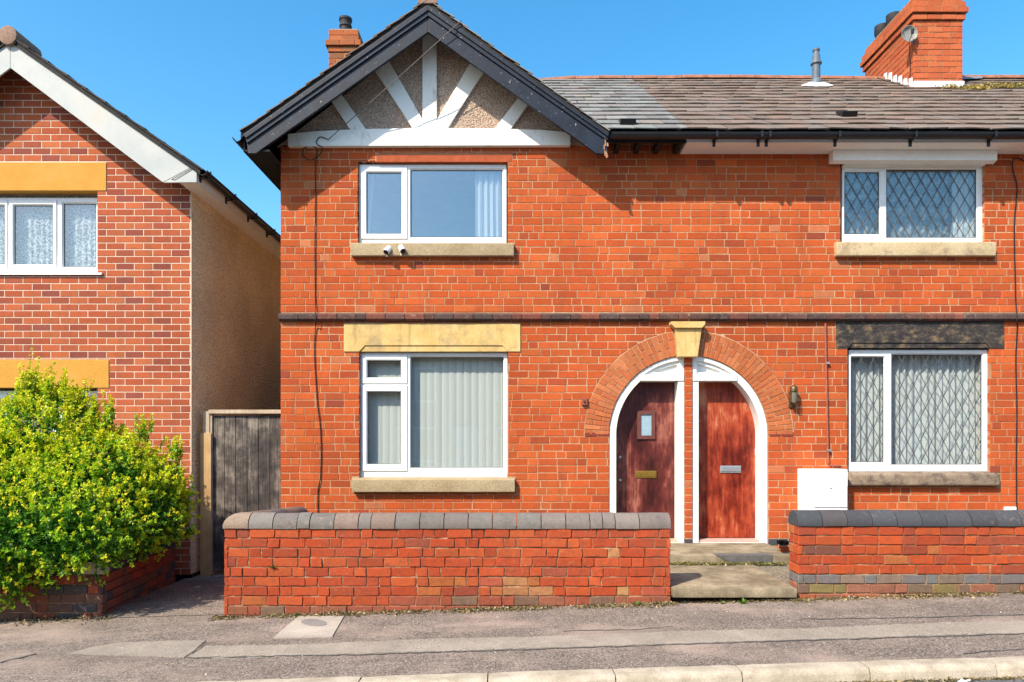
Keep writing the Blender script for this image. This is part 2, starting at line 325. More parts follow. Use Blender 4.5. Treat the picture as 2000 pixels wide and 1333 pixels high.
def slabm():
    t = NT('path_concrete'); c = t.ramp(t.noise(3.5, 7, 0.7), [(0.33, (0.12,0.095,0.058)), (0.5, (0.23,0.185,0.12)), (0.68, (0.37,0.305,0.205))])
    c = t.mix(t.ramp(t.noise(6, 6, 0.7), [(0.6, 0.0), (0.72, 0.7)]), c, (0.13,0.12,0.04))
    c = t.mix(1.0, c, t.ramp(t.noise(150, 3, 0.6), [(0.3, 0.7), (0.7, 1.25)]), 'MULTIPLY')
    return t.pbr(c, 0.92, t.bump(t.noise(60, 5, 0.7), 0.6, 0.006))
M['slab'] = slabm()
M['patch_dark'] = simple('dark_cement_patch', (0.11, 0.105, 0.10), 0.25, 20, 0.9, 0.5)
M['soil'] = simple('soil', (0.055, 0.042, 0.03), 0.5, 14, 0.95, 0.9, 0.02)
M['gravel'] = asphalt('garden_gravel', [(0.1,0.085,0.06),(0.19,0.16,0.12),(0.3,0.26,0.2)], (0.2,0.17,0.12), 60)
M['coping'] = brick_mat('blue_brick_coping', 0.35, dirt=(0.06,0.05,0.05), pale=(0.42,0.30,0.22), pale_amt=0.35, dark_amt=0.3)
M['string'] = brick_mat('string_course_brick', 0.4, dirt=(0.03,0.022,0.02), pale=(0.5,0.4,0.32), pale_amt=0.5, dark_amt=0.5)
def leafm(name='leaf', tr=0.42):
    t = NT(name); c = t.attr(); d = t.n('ShaderNodeBsdfPrincipled'); t.set(d.inputs['Base Color'], c); d.inputs['Roughness'].default_value = 0.42; d.inputs['Specular IOR Level'].default_value = 0.4
    tl = t.n('ShaderNodeBsdfTranslucent'); t.set(tl.inputs[0], c); mx = t.n('ShaderNodeMixShader'); mx.inputs[0].default_value = tr
    t.t.links.new(d.outputs[0], mx.inputs[1]); t.t.links.new(tl.outputs[0], mx.inputs[2]); t.t.links.new(mx.outputs[0], t.out.inputs[0]); return t.m
M['leaf'] = leafm(); M['moss'] = leafm('moss_and_dry_bits', 0.1)
M['bark'] = simple('twig_bark', (0.10, 0.07, 0.045), 0.3, 30, 0.9, 0.4)
M['paper'] = simple('white_paper', (0.8, 0.8, 0.78), 0.04, 9, 0.8, 0.05)

# ------------------------------------------------------------------ brickwork
def clip(poly, n, d):                                     # keep the side where n.p >= d
    out = []
    for i, p in enumerate(poly):
        q = poly[(i+1) % len(poly)]; a = n[0]*p[0]+n[1]*p[1]-d; b = n[0]*q[0]+n[1]*q[1]-d
        if a >= 0: out.append(p)
        if (a >= 0) != (b >= 0):
            t = a/(a-b); out.append((p[0]+(q[0]-p[0])*t, p[1]+(q[1]-p[1])*t))
    return out
def area(p): return 0.5*sum(p[i][0]*p[(i+1) % len(p)][1]-p[(i+1) % len(p)][0]*p[i][1] for i in range(len(p)))
def pick(rng, pal):
    r = rng.random()*sum(k for k, _ in pal)
    for k, c in pal:
        r -= k
        if r <= 0: break
    j = 1+rng.uniform(-0.10, 0.10); h = rng.uniform(-0.06, 0.06)
    return (max(0, c[0]*j), max(0, c[1]*j*(1+h)), max(0, c[2]*j*(1+h)), 1.0)
class Frame:
    def __init__(s, o, u, v, n): s.o = Vector(o); s.u = Vector(u); s.v = Vector(v); s.n = Vector(n)
    def __call__(s, a, b, c=0.0): return s.o + s.u*a + s.v*b + s.n*c
def lay(rng, u0, u1, v0, v1, course, sl_, hl, joint, pal, rects=(), planes=(), circles=(), gap=0.0, bond='mixed', palf=None):
    out = []; k = 0; v = v0
    while v < v1 - 0.02:
        top = min(v + course - joint, v1); u = u0
        if bond == 'stretcher': seq_off = [0.0, 0.5][k % 2]; u -= seq_off*sl_; nxt = lambda: sl_
        else:
            u -= rng.choice([0.0, 0.25, 0.5, 0.75])*sl_; st = [rng.randrange(3)]
            def nxt():
                st[0] += 1
                return hl if st[0] % 3 == 0 or rng.random() < 0.10 else sl_*rng.uniform(0.97, 1.04)
        while u < u1 - 0.005:
            L = nxt(); a = max(u, u0); b = min(u + L - joint, u1); u += L
            if b - a < 0.02: continue
            pcs = [(a, b, v, top)]
            for ra, rb, rc, rd in rects:
                new = []
                for (pa, pb, pc, pd) in pcs:
                    if pb <= ra or pa >= rb or pd <= rc or pc >= rd: new.append((pa, pb, pc, pd)); continue
                    if ra - pa > 0.015: new.append((pa, ra-gap, pc, pd))
                    if pb - rb > 0.015: new.append((rb+gap, pb, pc, pd))
                    ma, mb = max(pa, ra), min(pb, rb)
                    if rc - pc > 0.012: new.append((ma, mb, pc, rc-gap))
                    if pd - rd > 0.012: new.append((ma, mb, rd+gap, pd))
                pcs = new
            for (pa, pb, pc, pd) in pcs:
                poly = [(pa, pc), (pb, pc), (pb, pd), (pa, pd)]
                for n, d in planes: poly = clip(poly, n, d) if poly else poly
                for cx, cz, R in circles:
                    if not poly: break
                    mx = sum(p[0] for p in poly)/len(poly)-cx; mz = sum(p[1] for p in poly)/len(poly)-cz
                    if mz < -0.02: continue
                    l = math.hypot(mx, mz) or 1
                    if l < R*1.5: poly = clip(poly, (mx/l, mz/l), R + (mx*cx+mz*cz)/l)
                if len(poly) >= 3 and area(poly) > 0.0007:
                    p_ = palf(sum(p[0] for p in poly)/len(poly), sum(p[1] for p in poly)/len(poly), k) if palf else pal
                    out.append((poly, pick(rng, p_)))
        v += course; k += 1
    return out
def brick_geo(rng, poly, F, proud=0.0, depth=0.1, ch=0.004, jit=0.0015, pj=0.0015, mid=True):
    pts = []
    n0 = len(poly)
    for i in range(n0):
        p = poly[i]; q = poly[(i+1) % n0]
        pts.append((p[0]+rng.uniform(-jit, jit), p[1]+rng.uniform(-jit, jit)))
        if mid and math.hypot(q[0]-p[0], q[1]-p[1]) > 0.05:
            t = rng.uniform(0.35, 0.65); pts.append((p[0]+(q[0]-p[0])*t+rng.uniform(-jit, jit), p[1]+(q[1]-p[1])*t+rng.uniform(-jit, jit)))
    n = len(pts); cx = sum(p[0] for p in pts)/n; cz = sum(p[1] for p in pts)/n
    hx = max(abs(p[0]-cx) for p in pts); hz = max(abs(p[1]-cz) for p in pts)
    kx = max(0.3, 1-ch/max(hx, 1e-3)); kz = max(0.3, 1-ch/max(hz, 1e-3))
    pr = proud + rng.uniform(-pj, pj); tx = rng.uniform(-pj, pj)*0.6; tz = rng.uniform(-pj, pj)*0.4
    vs = [F(cx+(p[0]-cx)*kx, cz+(p[1]-cz)*kz, pr+tx*(p[0]-cx)/max(hx, 1e-3)+tz*(p[1]-cz)/max(hz, 1e-3)) for p in pts]
    vs += [F(p[0], p[1], pr-ch) for p in pts] + [F(p[0], p[1], -depth) for p in pts]
    fs = [tuple(range(n))]
    for a in (0, n): fs += [(a+n+i, a+n+(i+1) % n, a+(i+1) % n, a+i) for i in range(n)]
    return vs, fs
def put_bricks(items, parent, m, limit, score=None, name='brick', rest='brickwork'):
    """items: list of (verts, faces, tint); the `limit` best become objects of their own, the rest one mesh"""
    idx = list(range(len(items)))
    if len(items) > limit:
        if score: idx.sort(key=lambda i: score(items[i]))
    for i in idx[:limit]:
        v, f, c = items[i]; b = MB(); b.add(v, f, c); b.build(name, m, parent)
    if len(items) > limit:
        b = MB()
        for i in idx[limit:]: b.add(*items[i])
        b.build(rest, m, parent, kind='stuff')
CAMP = Vector((0, -DIST, EYE))
def near(it):                                             # bigger and nearer first
    v = it[0]; n = len(v)//3; c = sum((Vector(p) for p in v[:n]), Vector())/n
    wdt = max(p[0] for p in v)-min(p[0] for p in v); hgt = max(p[2] for p in v)-min(p[2] for p in v)
    d = (c-CAMP).length; px = 1000+c.x*FPX/(c.y+DIST); py = HOR-(c.z-EYE)*FPX/(c.y+DIST)
    hid = (px < 1310 and py > 995) or (px > 1545 and py > 995) or px > 1990 or px < 0 or (px < 380 and py > 830 and px > 0 and c.y > -1)
    return (1 if hid else 0, -round(min(wdt, 0.24)*hgt*400)/d**1.0)
exec_order = None
PAL_H = [(6, (0.455,0.090,0.025)), (5, (0.435,0.083,0.024)), (4, (0.475,0.104,0.030)), (2.4, (0.40,0.077,0.025)), (0.7, (0.345,0.068,0.026)), (0.25, (0.48,0.15,0.065)), (0.12, (0.27,0.058,0.032))]
PAL_N = [(5, (0.41,0.105,0.046)), (5, (0.37,0.090,0.042)), (3, (0.45,0.125,0.052)), (2.0, (0.30,0.078,0.046)), (0.7, (0.25,0.070,0.050))]
PAL_W = [(6, (0.40,0.070,0.026)), (5, (0.375,0.064,0.026)), (4, (0.42,0.085,0.030)), (2, (0.34,0.066,0.030)), (0.12, (0.38,0.18,0.08)), (0.25, (0.28,0.068,0.040))]
PAL_W2 = [(5, (0.40,0.075,0.024)), (4, (0.35,0.062,0.024)), (2, (0.29,0.062,0.032)), (0.5, (0.17,0.065,0.045)), (0.8, (0.40,0.12,0.042))]
PAL_B = [(3, (0.17,0.125,0.095)), (3, (0.13,0.11,0.10)), (1, (0.27,0.09,0.055))]
PAL_BLUE = [(3, (0.055,0.058,0.068)), (2, (0.085,0.08,0.085))]
FACE = Frame((0,0,0), (1,0,0), (0,0,1), (0,-1,0))         # a facade in the plane y = 0

# ================================================================== THE SETTING
def sheet(name, x0, x1, y0, y1, dz, m, n=1, kind='structure', thick=0.0):
    xs = sorted(set([x0, x1] + [x for x in (-14, 14) if x0 < x < x1])); b = MB()
    vs = []; fs = []
    for x in xs: vs += [(x, y0, gz(x)+dz), (x, y1, gz(x)+dz)]
    for i in range(len(xs)-1): fs.append((2*i, 2*i+2, 2*i+3, 2*i+1))
    b.add(vs, fs); return tag(b.build(name, m), kind=kind)
KY0, KY1 = -3.945, -3.80                                   # kerb front and back
sheet('ground', -300, 300, -300, 300, -0.30, M['soil'])
sheet('road', -120, 120, -12, KY0+0.02, -0.085, M['road'])
sheet('opposite_pavement', -120, 120, -15.5, -12, 0.0, M['pavement'])
PAVE = sheet('pavement', -60, 60, KY1-0.01, -1.9, 0.0, M['pavement'])
sheet('passage', -4.0, -2.5, -1.9, 9, 0.004, M['pavement'])

def polysheet(name, pts, dz, m, th=0.012, kind=None, parent=None):
    b = MB(); n = len(pts); P = []
    for px, py in pts:                                     # pixel on the sloping pavement -> ground point
        x = 0; 
        for _ in range(12):
            d = (HOR-py); s = (gz(x)+dz-EYE); dist = FPX*s/d; x = (px-1000)*dist/FPX
        P.append((x, dist-DIST, gz(x)+dz))
    b.add(P + [(x, y, z-th) for x, y, z in P], [tuple(range(n))] + [(i, (i+1) % n, n+(i+1) % n, n+i) for i in range(n)])
    o = b.build(name, m, parent); 
    if kind: o['kind'] = kind
    return o
random.seed(4)
r = random.Random(4)
top = []; bot = []
for i in range(0, 161):
    px = 403 + i*(2400-403)/160
    top.append((px, 1262.5-(px-420)*0.0318+r.uniform(-1.0, 1.0)+1.2*math.sin(px*.013))); bot.append((px-38 if i == 0 else px, 1285.5-(px-420)*0.0318+r.uniform(-1.0, 1.0)))
polysheet('trench_patch', bot + top[::-1], 0.004, M['strip'], 0.01, 'structure')
polysheet('trench_patch', [(134,1276),(188,1279),(300,1282),(359,1284),(380,1270),(401,1251),(330,1251.5),(238,1255),(180,1264)], 0.005, M['strip'], 0.01, 'structure')
cv = tag(polysheet('cover_slab', [(583,1203.5),(672,1203),(649,1243),(534,1245.5)], 0.009, M['cover'], 0.02), 'pale grey square utility cover slab set in pavement by brick wall', 'cover slab')
polysheet('cover_disc', [(640+25*math.cos(a*0.5236)-6*math.sin(a*.5236)-27, 1216-7*math.sin(a*0.5236)) for a in range(12)], 0.012, M['cover_d'], 0.004, None, cv)

def crack(pts, wd, seed):
    rc_ = random.Random(seed); up_ = []; dn = []
    for i in range(len(pts)-1):
        (a, c), (e, f) = pts[i], pts[i+1]; n = max(2, int(abs(e-a)/14))
        for k in range(n):
            t = k/n; x = a+(e-a)*t; y = c+(f-c)*t+rc_.uniform(-1, 1)*0.9; h = wd*rc_.uniform(0.25, 1.0); up_.append((x, y-h)); dn.append((x, y+h))
    polysheet('crack', dn+up_[::-1], 0.0075, M['patch_dark'], 0.002, None, PAVE)
crack([(365, 1284.5), (700, 1278), (1100, 1265.5), (1560, 1250.5), (2100, 1234)], 0.9, 1); crack([(0, 1293), (40, 1284), (85, 1272)], 1.0, 2)
crack([(402, 1251), (388, 1268), (360, 1284)], 0.8, 3); crack([(1560, 1209), (1750, 1206), (2100, 1198)], 0.7, 4); crack([(1880, 1276), (1940, 1270), (2060, 1266)], 0.8, 5); crack([(1100, 1232), (1240, 1229), (1330, 1222)], 0.5, 6)
# kerb
kb = empty('kerb', (0, KY0, -0.1), None, None); kb['kind'] = 'structure'
joints = [445-252*4+0, 445-252*3, 445-252*2, 445-252, 445, 697, 952, 1203, 1451, 1700, 1947, 2198, 2450, 2700, 2950]
r = random.Random(8)
for a, c in zip(joints, joints[1:]):
    s_ = sc(KY0); x0 = (a-1000)/s_+0.004; x1 = (c-1000)/s_-0.004; b = MB()
    prof = [(KY0-0.012, -0.2), (KY0-0.006, -0.03), (KY0+0.002, -0.014), (KY0+0.022, 0.004), (KY0+0.05, 0.009), (KY1, 0.007), (KY1, -0.2)]
    off = r.uniform(-0.004, 0.004); tl = r.uniform(-0.004, 0.004); n = 8; k = len(prof); vs = []
    for i in range(n+1):
        x = x0+(x1-x0)*i/n; e = 0.010 if i in (0, n) else 0
        for (y, z) in prof: vs.append((x+r.uniform(-.002, .002), y+off+tl*i/n+r.uniform(-.003, .003)+(e if y < KY0+0.01 else 0), z+gz(x)+r.uniform(-.002, .002)-(e*0.5 if z > -0.1 else 0)))
    fs = [(i*k+j, (i+1)*k+j, (i+1)*k+(j+1) % k, i*k+(j+1) % k) for i in range(n) for j in range(k)] + [tuple(range(k)), tuple(range(n*k+k-1, n*k-1, -1))]
    b.add(vs, fs).build('kerb_stone', M['kerb'], kb, smooth=True)

# ================================================================== HOUSES: shared measures
BASE = 0.10
XL = X(548); XB = X(1345); XT = 2.05; XR = 9.6                            # left corner, party line, far end of the terrace
EAVE_Z = 5.20; EAVE_Y = -0.36; RIDGE_Y = 3.5; RIDGE_Z = 7.79
RS = (RIDGE_Z-EAVE_Z)/(RIDGE_Y-EAVE_Y)
GY = -0.40                                                  # plane of the bargeboards
GA = (X(836, GY), Z(6, GY)); GL = (X(472, GY), Z(263, GY)); GR = (X(1188, GY), Z(260, GY))
end_h = empty('end_terrace_house', (XL, 0, 0), 'red brick end house with black half-timbered gable and dark red arched door', 'house', 'terraced houses')
mid_h = empty('terrace_house', (XB, 0, 0), 'red brick house with lattice windows, white soffit and bright red arched door', 'house', 'terraced houses')
ACX = X(1345); ACZ = Z(850); RIN = 155/160; ROUT = 205/160; PIER = 8/160

def R(px0, px1, py0, py1): return (X(px0), X(px1), Z(py1), Z(py0))
op_end = [R(699, 991, 316, 477), R(702, 992, 680, 936)]
op_mid = [R(1642, 1922, 318, 477), R(1656, 1933, 672, 926)]
stones = [R(672, 1016, 631, 688), R(685, 1004, 475, 501), R(687, 1006, 931, 962), R(1633, 1960, 628, 681), R(1635, 1946, 474, 500), R(1657, 1955, 925, 950), R(733, 1000, 301, 318)]
strc = (XL-0.03, XR, Z(628), Z(613))
gable_zone = (XL-1, X(1113), Z(285), 9)
jambs = (ACX-RIN, ACX+RIN, 0, ACZ)
springer = [R(1143, 1190, 845, 853), R(1503, 1550, 845, 853)]

def door_loop(sg, R_, pier, zb, ztop=None, n=22):
    """outline of half the archway: bottom outside -> up -> arc -> pier -> down"""
    pts = [(ACX+sg*R_, zb), (ACX+sg*R_, ACZ)]
    a1 = math.acos(pier/R_)
    if ztop is not None: a1 = min(a1, math.asin(min(1, (ztop-ACZ)/R_)))
    for i in range(1, n+1):
        a = a1*i/n; pts.append((ACX+sg*R_*math.cos(a), ACZ+R_*math.sin(a)))
    if ztop is not None: pts.append((ACX+sg*pier, ztop))
    pts.append((ACX+sg*pier, zb))
    return pts
def grow(rc, g): return [(rc[0]-g, rc[2]-g), (rc[1]+g, rc[2]-g), (rc[1]+g, rc[3]+g), (rc[0]-g, rc[3]+g)]
DZB = Z(1066)
# backing walls (the mortar seen in the joints), with window and door openings
REC = 0.0035
wall_e = MB().plate([(XL+0.004, BASE), (XB, BASE), (XB, 5.24), (GR[0]-0.05, 5.16), (GA[0], GA[1]-0.12), (XL+0.004, Z(300))], [grow(q, 0.004) for q in op_end] + [door_loop(-1, RIN+0.003, PIER-0.003, DZB)], REC, 0.28, rim=False)
wall_e.add([(XL+0.004, REC, BASE), (XL+0.004, 7.2, BASE), (XL+0.004, 7.2, 5.0), (XL+0.004, REC, 5.0)], [(0,1,2,3)])
wall_e.add([(XL, 7.2, BASE), (XB, 7.2, BASE), (XB, 7.2, 5.2), (XL, 7.2, 5.2)], [(0,1,2,3)])
wall_e = wall_e.build('wall', M['mortar'], end_h)
wall_m = MB().plate([(XB+0.001, BASE), (XR, BASE), (XR, 5.24), (XB+0.001, 5.24)], [grow(q, 0.004) for q in op_mid] + [door_loop(1, RIN+0.003, PIER-0.003, DZB)], REC, 0.28, rim=False)
wall_m.add([(XR, REC, BASE), (XR, 7.2, BASE), (XR, 7.2, 5.2), (XR, REC, 5.2)], [(0,1,2,3)])
wall_m.add([(XB, 7.2, BASE), (XR, 7.2, BASE), (XR, 7.2, 5.2), (XB, 7.2, 5.2)], [(0,1,2,3)])
wall_m = wall_m.build('wall', M['mortar'], mid_h)
# rooms behind the windows, so the glass shows a dark interior
for hh, x0, x1 in ((end_h, XL+0.1, XB-0.05), (mid_h, XB+0.05, XR-0.1)):
    b = MB(); b.box(x0, x1, 3.6, 3.7, BASE, 5.0); b.box(x0, x1, 0.3, 3.6, Z(640), Z(600)); b.box(x0, x1, 0.3, 3.6, BASE, BASE+0.1); b.box(x0, x0+0.06, 0.3, 3.6, BASE, 5.0); b.box(x1-0.06, x1, 0.3, 3.6, BASE, 5.0); b.box(x0, x1, 0.3, 3.7, 4.9, 4.97)
    b.build('room', M['plaster'], hh)

rng = random.Random(21)
rects = op_end + op_mid + stones + [strc, gable_zone, jambs] + springer
raw = lay(rng, XL, XR, Z(1066)-14.25/160*2, 5.235, 14.25/160, 0.2405, 0.120, 0.0085, PAL_H, rects, circles=[(ACX, ACZ, ROUT)], gap=0.004)
items_e = []; items_m = []
for poly, c in raw:
    if poly[0][1] < Z(1054) and poly[0][1] > Z(1080): c = pick(rng, PAL_BLUE)
    v, f = brick_geo(rng, poly, FACE, 0.0, 0.10)
    (items_e if sum(p[0] for p in poly)/len(poly) < XB else items_m).append((v, f, c))
# arch ring
NB = 60
PAL_A = [(5, (0.46,0.135,0.050)), (3, (0.43,0.115,0.042)), (2, (0.49,0.16,0.065))]
for i in range(NB):
    a0 = math.pi*i/NB; a1 = math.pi*(i+1)/NB; am = (a0+a1)/2
    if abs(am-math.pi/2) < 0.115: continue
    cut = RIN + (ROUT-RIN)*(0.66 if i % 2 else 0.34)
    for r0, r1 in ((RIN+0.004, cut-0.004), (cut+0.004, ROUT-0.010)):
        g0 = 0.004/r0; g1 = 0.004/r1
        poly = [(ACX+q*math.cos(a), ACZ+q*math.sin(a)) for q, a in ((r0, a0+g0), (r1, a0+g1), (r1, a1-g1), (r0, a1-g0))]
        v, f = brick_geo(rng, poly, FACE, 0.003, 0.10)
        (items_e if am > math.pi/2 else items_m).append((v, f, pick(rng, PAL_A)))
for k, sp in enumerate(springer):
    xm = (sp[0]+sp[1])/2
    for a, b_ in ((sp[0], xm-0.004), (xm+0.004, sp[1])):
        v, f = brick_geo(rng, [(a, sp[2]), (b_, sp[2]), (b_, sp[3]), (a, sp[3])], FACE, 0.002, 0.1)
        (items_m if k else items_e).append((v, f, (0.20, 0.04, 0.03, 1)))
# brick pier between the two doors
PF = Frame((0, 0.045, 0), (1,0,0), (0,0,1), (0,-1,0)); z = DZB; k = 0
while z < ACZ+math.sqrt(RIN**2-PIER**2)-0.05:
    v, f = brick_geo(rng, [(ACX-PIER+0.003, z), (ACX+PIER-0.003, z), (ACX+PIER-0.003, z+0.079), (ACX-PIER+0.003, z+0.079)], FACE, 0.0, 0.15)
    items_e.append((v, f, pick(rng, PAL_BLUE if k == 0 else PAL_H))); z += 14.25/160; k += 1
put_bricks(items_e, wall_e, M['brick'], 300, near)
put_bricks(items_m, wall_m, M['brick'], 215, near)

# ------------------------------------------------------------------ string course, lintels, sills
def string_course(x0, x1, parent, seed):
    rr = random.Random(seed); x = x0; zb, zt = Z(628), Z(613)
    while x < x1:
        L = min(rr.choice([0.235, 0.235, 0.24, 0.12]), x1-x); b = MB(); e = rr.uniform(-0.003, 0.003)
        b.prism_x([(0.05, zb), (-0.035+e, zb), (-0.058+e, zb+0.022), (-0.058+e, zt-0.024), (-0.03+e, zt), (0.05, zt)], x+0.0035, x+L-0.0035)
        b.c = [pick(rr, [(3, (0.115,0.060,0.050)), (2, (0.16,0.065,0.05)), (2, (0.09,0.06,0.055)), (0.6, (0.20,0.07,0.05))])]*len(b.f)
        if L > 0.03: b.build('string_brick', M['string'], parent)
        x += L
    MB().box(x0, x1, -0.03, 0.05, zb+0.004, zt-0.012).build('string_mortar', M['mortar'], parent)
sce = MB().box(XL-0.012, XB, 0.02, 0.06, Z(627), Z(614)).build('string_course', M['mortar'], end_h)
string_course(XL-0.012, XB, sce, 5)
scm = MB().box(XB+0.001, XR, 0.02, 0.06, Z(627), Z(614)).build('string_course', M['mortar'], mid_h)
string_course(XB+0.002, XR, scm, 6)
def lintel(parent, px0, px1, py0, py1, nx0, nx1, npy, m, label):
    x0, x1, z0, z1 = X(px0), X(px1), Z(py1), Z(py0); a, c = X(nx0), X(nx1); zn = Z(npy); k = (zn-z0)
    b = MB().prism([(x0, z0), (a, z0), (a+k*0.9, zn), (c-k*0.9, zn), (c, z0), (x1, z0), (x1, z1), (x0, z1)], -0.012, 0.10)
    b.add([(a, 0.0, z0), (a+k*.9, 0.0, zn), (c-k*.9, 0.0, zn), (c, 0.0, z0), (a, 0.075, z0), (c, 0.075, z0)], [(0,1,2,3), (1,4,5,2), (0,1,4), (3,5,2)])
    b.box(a, c, 0.075, 0.12, z0, zn)
    o = b.build('lintel', m, parent); o['label'] = label; return o
lintel(end_h, 672, 1016, 633, 687, 702, 992, 675, M['lintel_y'], 'yellow stone lintel')
lintel(mid_h, 1633, 1960, 629, 680, 1656, 1933, 670, M['soot'], 'soot-blackened stone lintel')
b = MB().box(X(735), X(1000), -0.002, 0.1, Z(317), Z(302)); o = b.build('lintel', simple('red_painted_lintel', (0.35,0.070,0.022), 0.3, 14), end_h, bevel=0.004)
def sill(parent, px0, px1, py0, py1, m, rnd=0.012, d=0.075):
    z0, z1 = Z(py1, -d), Z(py0); b = MB()
    b.prism_x([(0.12, z0), (-d, z0), (-d, z1-0.02), (0.12, z1+0.012)], X(px0, -d), X(px1, -d))
    return b.build('window_sill', m, parent, bevel=rnd, smooth=True, segs=3)
sill(end_h, 685, 1004, 475, 500, M['sill']); sill(end_h, 687, 1006, 933, 962, M['sill'])
sill(mid_h, 1635, 1946, 473, 500, M['sill_l']); sill(mid_h, 1658, 1955, 922, 950, M['sill_d'], 0.03)
# keystone
ky = MB(); y1_ = 0.05; s_ = -0.09
ky.prism([(X(1325,s_), Z(697,s_)), (X(1363,s_), Z(697,s_)), (X(1371,s_), Z(641,s_)), (X(1319,s_), Z(641,s_))], -0.09, 0.06)
ks = ky.build('keystone', M['lintel_y'], end_h, bevel=0.006)
MB().prism([(X(1318,-.11), Z(641,-.11)), (X(1371,-.11), Z(641,-.11)), (X(1378,-.13), Z(633,-.13)), (X(1378,-.13), Z(628,-.13)), (X(1311,-.13), Z(628,-.13)), (X(1311,-.13), Z(633,-.13))], -0.125, 0.06).build('keystone_cap', M['lintel_y'], ks, bevel=0.004)

# ------------------------------------------------------------------ windows
def lattice(parent, gx0, gx1, gz0, gz1, y, dx=0.159, dz=0.285, ph=0.0):
    b = MB(); wd = 0.0075
    zc = (gz0+gz1)/2
    for sgn in (1, -1):
        k = -60
        while k < 60:
            xo = gx0 + k*dx + ph; k += 1                 # line x = xo + sgn*(z-gz0)*dx/dz
            t0, t1 = gz0, gz1
            def xa(z): return xo + sgn*(z-gz0)*dx/dz
            def za(x): return gz0 + sgn*(x-xo)*dz/dx
            lo, hi = (gx0, gx1)
            zz = sorted((za(gx0), za(gx1))); t0 = max(gz0, zz[0]); t1 = min(gz1, zz[1])
            if t1 - t0 > 0.01: b.obox((xa(t0), y+sgn*0.0008, t0), (xa(t1), y+sgn*0.0008, t1), wd, 0.004, (0,1,0))
    b.build('lead_lattice', M['leadcame'], parent)
def window(parent, outer, panes, y0, m_glass, lat=None, depth=0.07, label=None):
    """outer and panes in photo pixels on the frame's own plane; pane = (px0, px1, py0, py1, sash outline or None)"""
    q = lambda a: (X(a[0], y0), X(a[1], y0), Z(a[3], y0), Z(a[2], y0))
    O = q(outer); b = MB(); holes = []; w_ = None
    for p in panes:
        g = q(p[:4]); s = q(p[4]) if p[4] else g
        e = -0.006 if p[4] else 0.016
        holes.append((g, s, (s[0]-e, s[1]+e, s[2]-e, s[3]+e), bool(p[4])))
    rl = lambda r_: [(r_[0], r_[2]), (r_[1], r_[2]), (r_[1], r_[3]), (r_[0], r_[3])]
    b.plate(rl(O), [rl(h[2]) for h in holes], y0, y0+depth)
    root = b.build('window', M['upvc'], parent)
    if label: root['label'] = label
    for g, s, h, sash in holes:
        gb = MB(); yo = y0
        if sash:
            yo = y0-0.014; sb = MB(); bev = (s[0]+0.008, s[1]-0.008, s[2]+0.008, s[3]-0.008); gi = (g[0]-0.014, g[1]+0.014, g[2]-0.014, g[3]+0.014)
            sb.plate(rl(bev), [rl(gi)], yo, yo+0.05, rim=False)
            n = 4; A = rl(bev); Bq = rl(s); sb.add([(x, yo, z) for x, z in A] + [(x, yo+0.010, z) for x, z in Bq] + [(x, y0+0.03, z) for x, z in Bq], [(i, (i+1) % 4, 4+(i+1) % 4, 4+i) for i in range(4)] + [(4+i, 4+(i+1) % 4, 8+(i+1) % 4, 8+i) for i in range(4)])
            A = rl(gi); Bq = rl(g); sb.add([(x, yo, z) for x, z in A] + [(x, yo+0.018, z) for x, z in Bq], [(i, (i+1) % 4, 4+(i+1) % 4, 4+i) for i in range(4)])
            sb.build('sash', M['upvc'], root)
        else:
            sb = MB(); A = rl(h); Bq = rl(g); sb.add([(x, yo+0.002, z) for x, z in A] + [(x, yo+0.020, z) for x, z in Bq], [(i, (i+1) % 4, 4+(i+1) % 4, 4+i) for i in range(4)])
            sb.build('glazing_bead', M['upvc'], root)
        # dark rubber gasket line and the pane
        ga = MB(); gi = (g[0]+0.005, g[1]-0.005, g[2]+0.005, g[3]-0.005)
        ga.plate(rl((g[0]-0.002, g[1]+0.002, g[2]-0.002, g[3]+0.002)), [rl(gi)], yo+0.0185, yo+0.03); ga.build('gasket', M['plastic_b'], root)
        MB().box(g[0]-0.004, g[1]+0.004, yo+0.024, yo+0.030, g[2]-0.004, g[3]+0.004).build('pane', m_glass, root)
        if lat: lattice(root, g[0], g[1], g[2], g[3], yo+0.019, lat[0], lat[1], lat[2])
    return root
W1 = window(end_h, (702, 989, 322, 475), [(717, 784, 338, 457, (705, 796, 325, 468)), (803, 981, 332, 463, None)], 0.055, M['glass_u'], label='white two-light upstairs window')
W2 = window(end_h, (704, 991, 689, 933), [(718, 783, 705, 738, (706, 796, 692, 750)), (718, 783, 766, 907, (706, 796, 753, 921)), (803, 983, 698, 914, None)], 0.06, M['glass'], label='white downstairs window with top light')
W3 = window(mid_h, (1645, 1920, 324, 476), [(1651, 1718, 336, 457, None), (1733, 1908, 331, 464, None)], 0.04, M['glass_m'], (0.135, 0.235, 0.02), label='upstairs window with diamond leading')
W4 = window(mid_h, (1658, 1934, 684, 921), [(1664, 1727, 698, 903, None), (1743, 1919, 693, 908, None)], 0.05, M['glass'], (0.148, 0.28, 0.05), label='downstairs window with diamond leading')
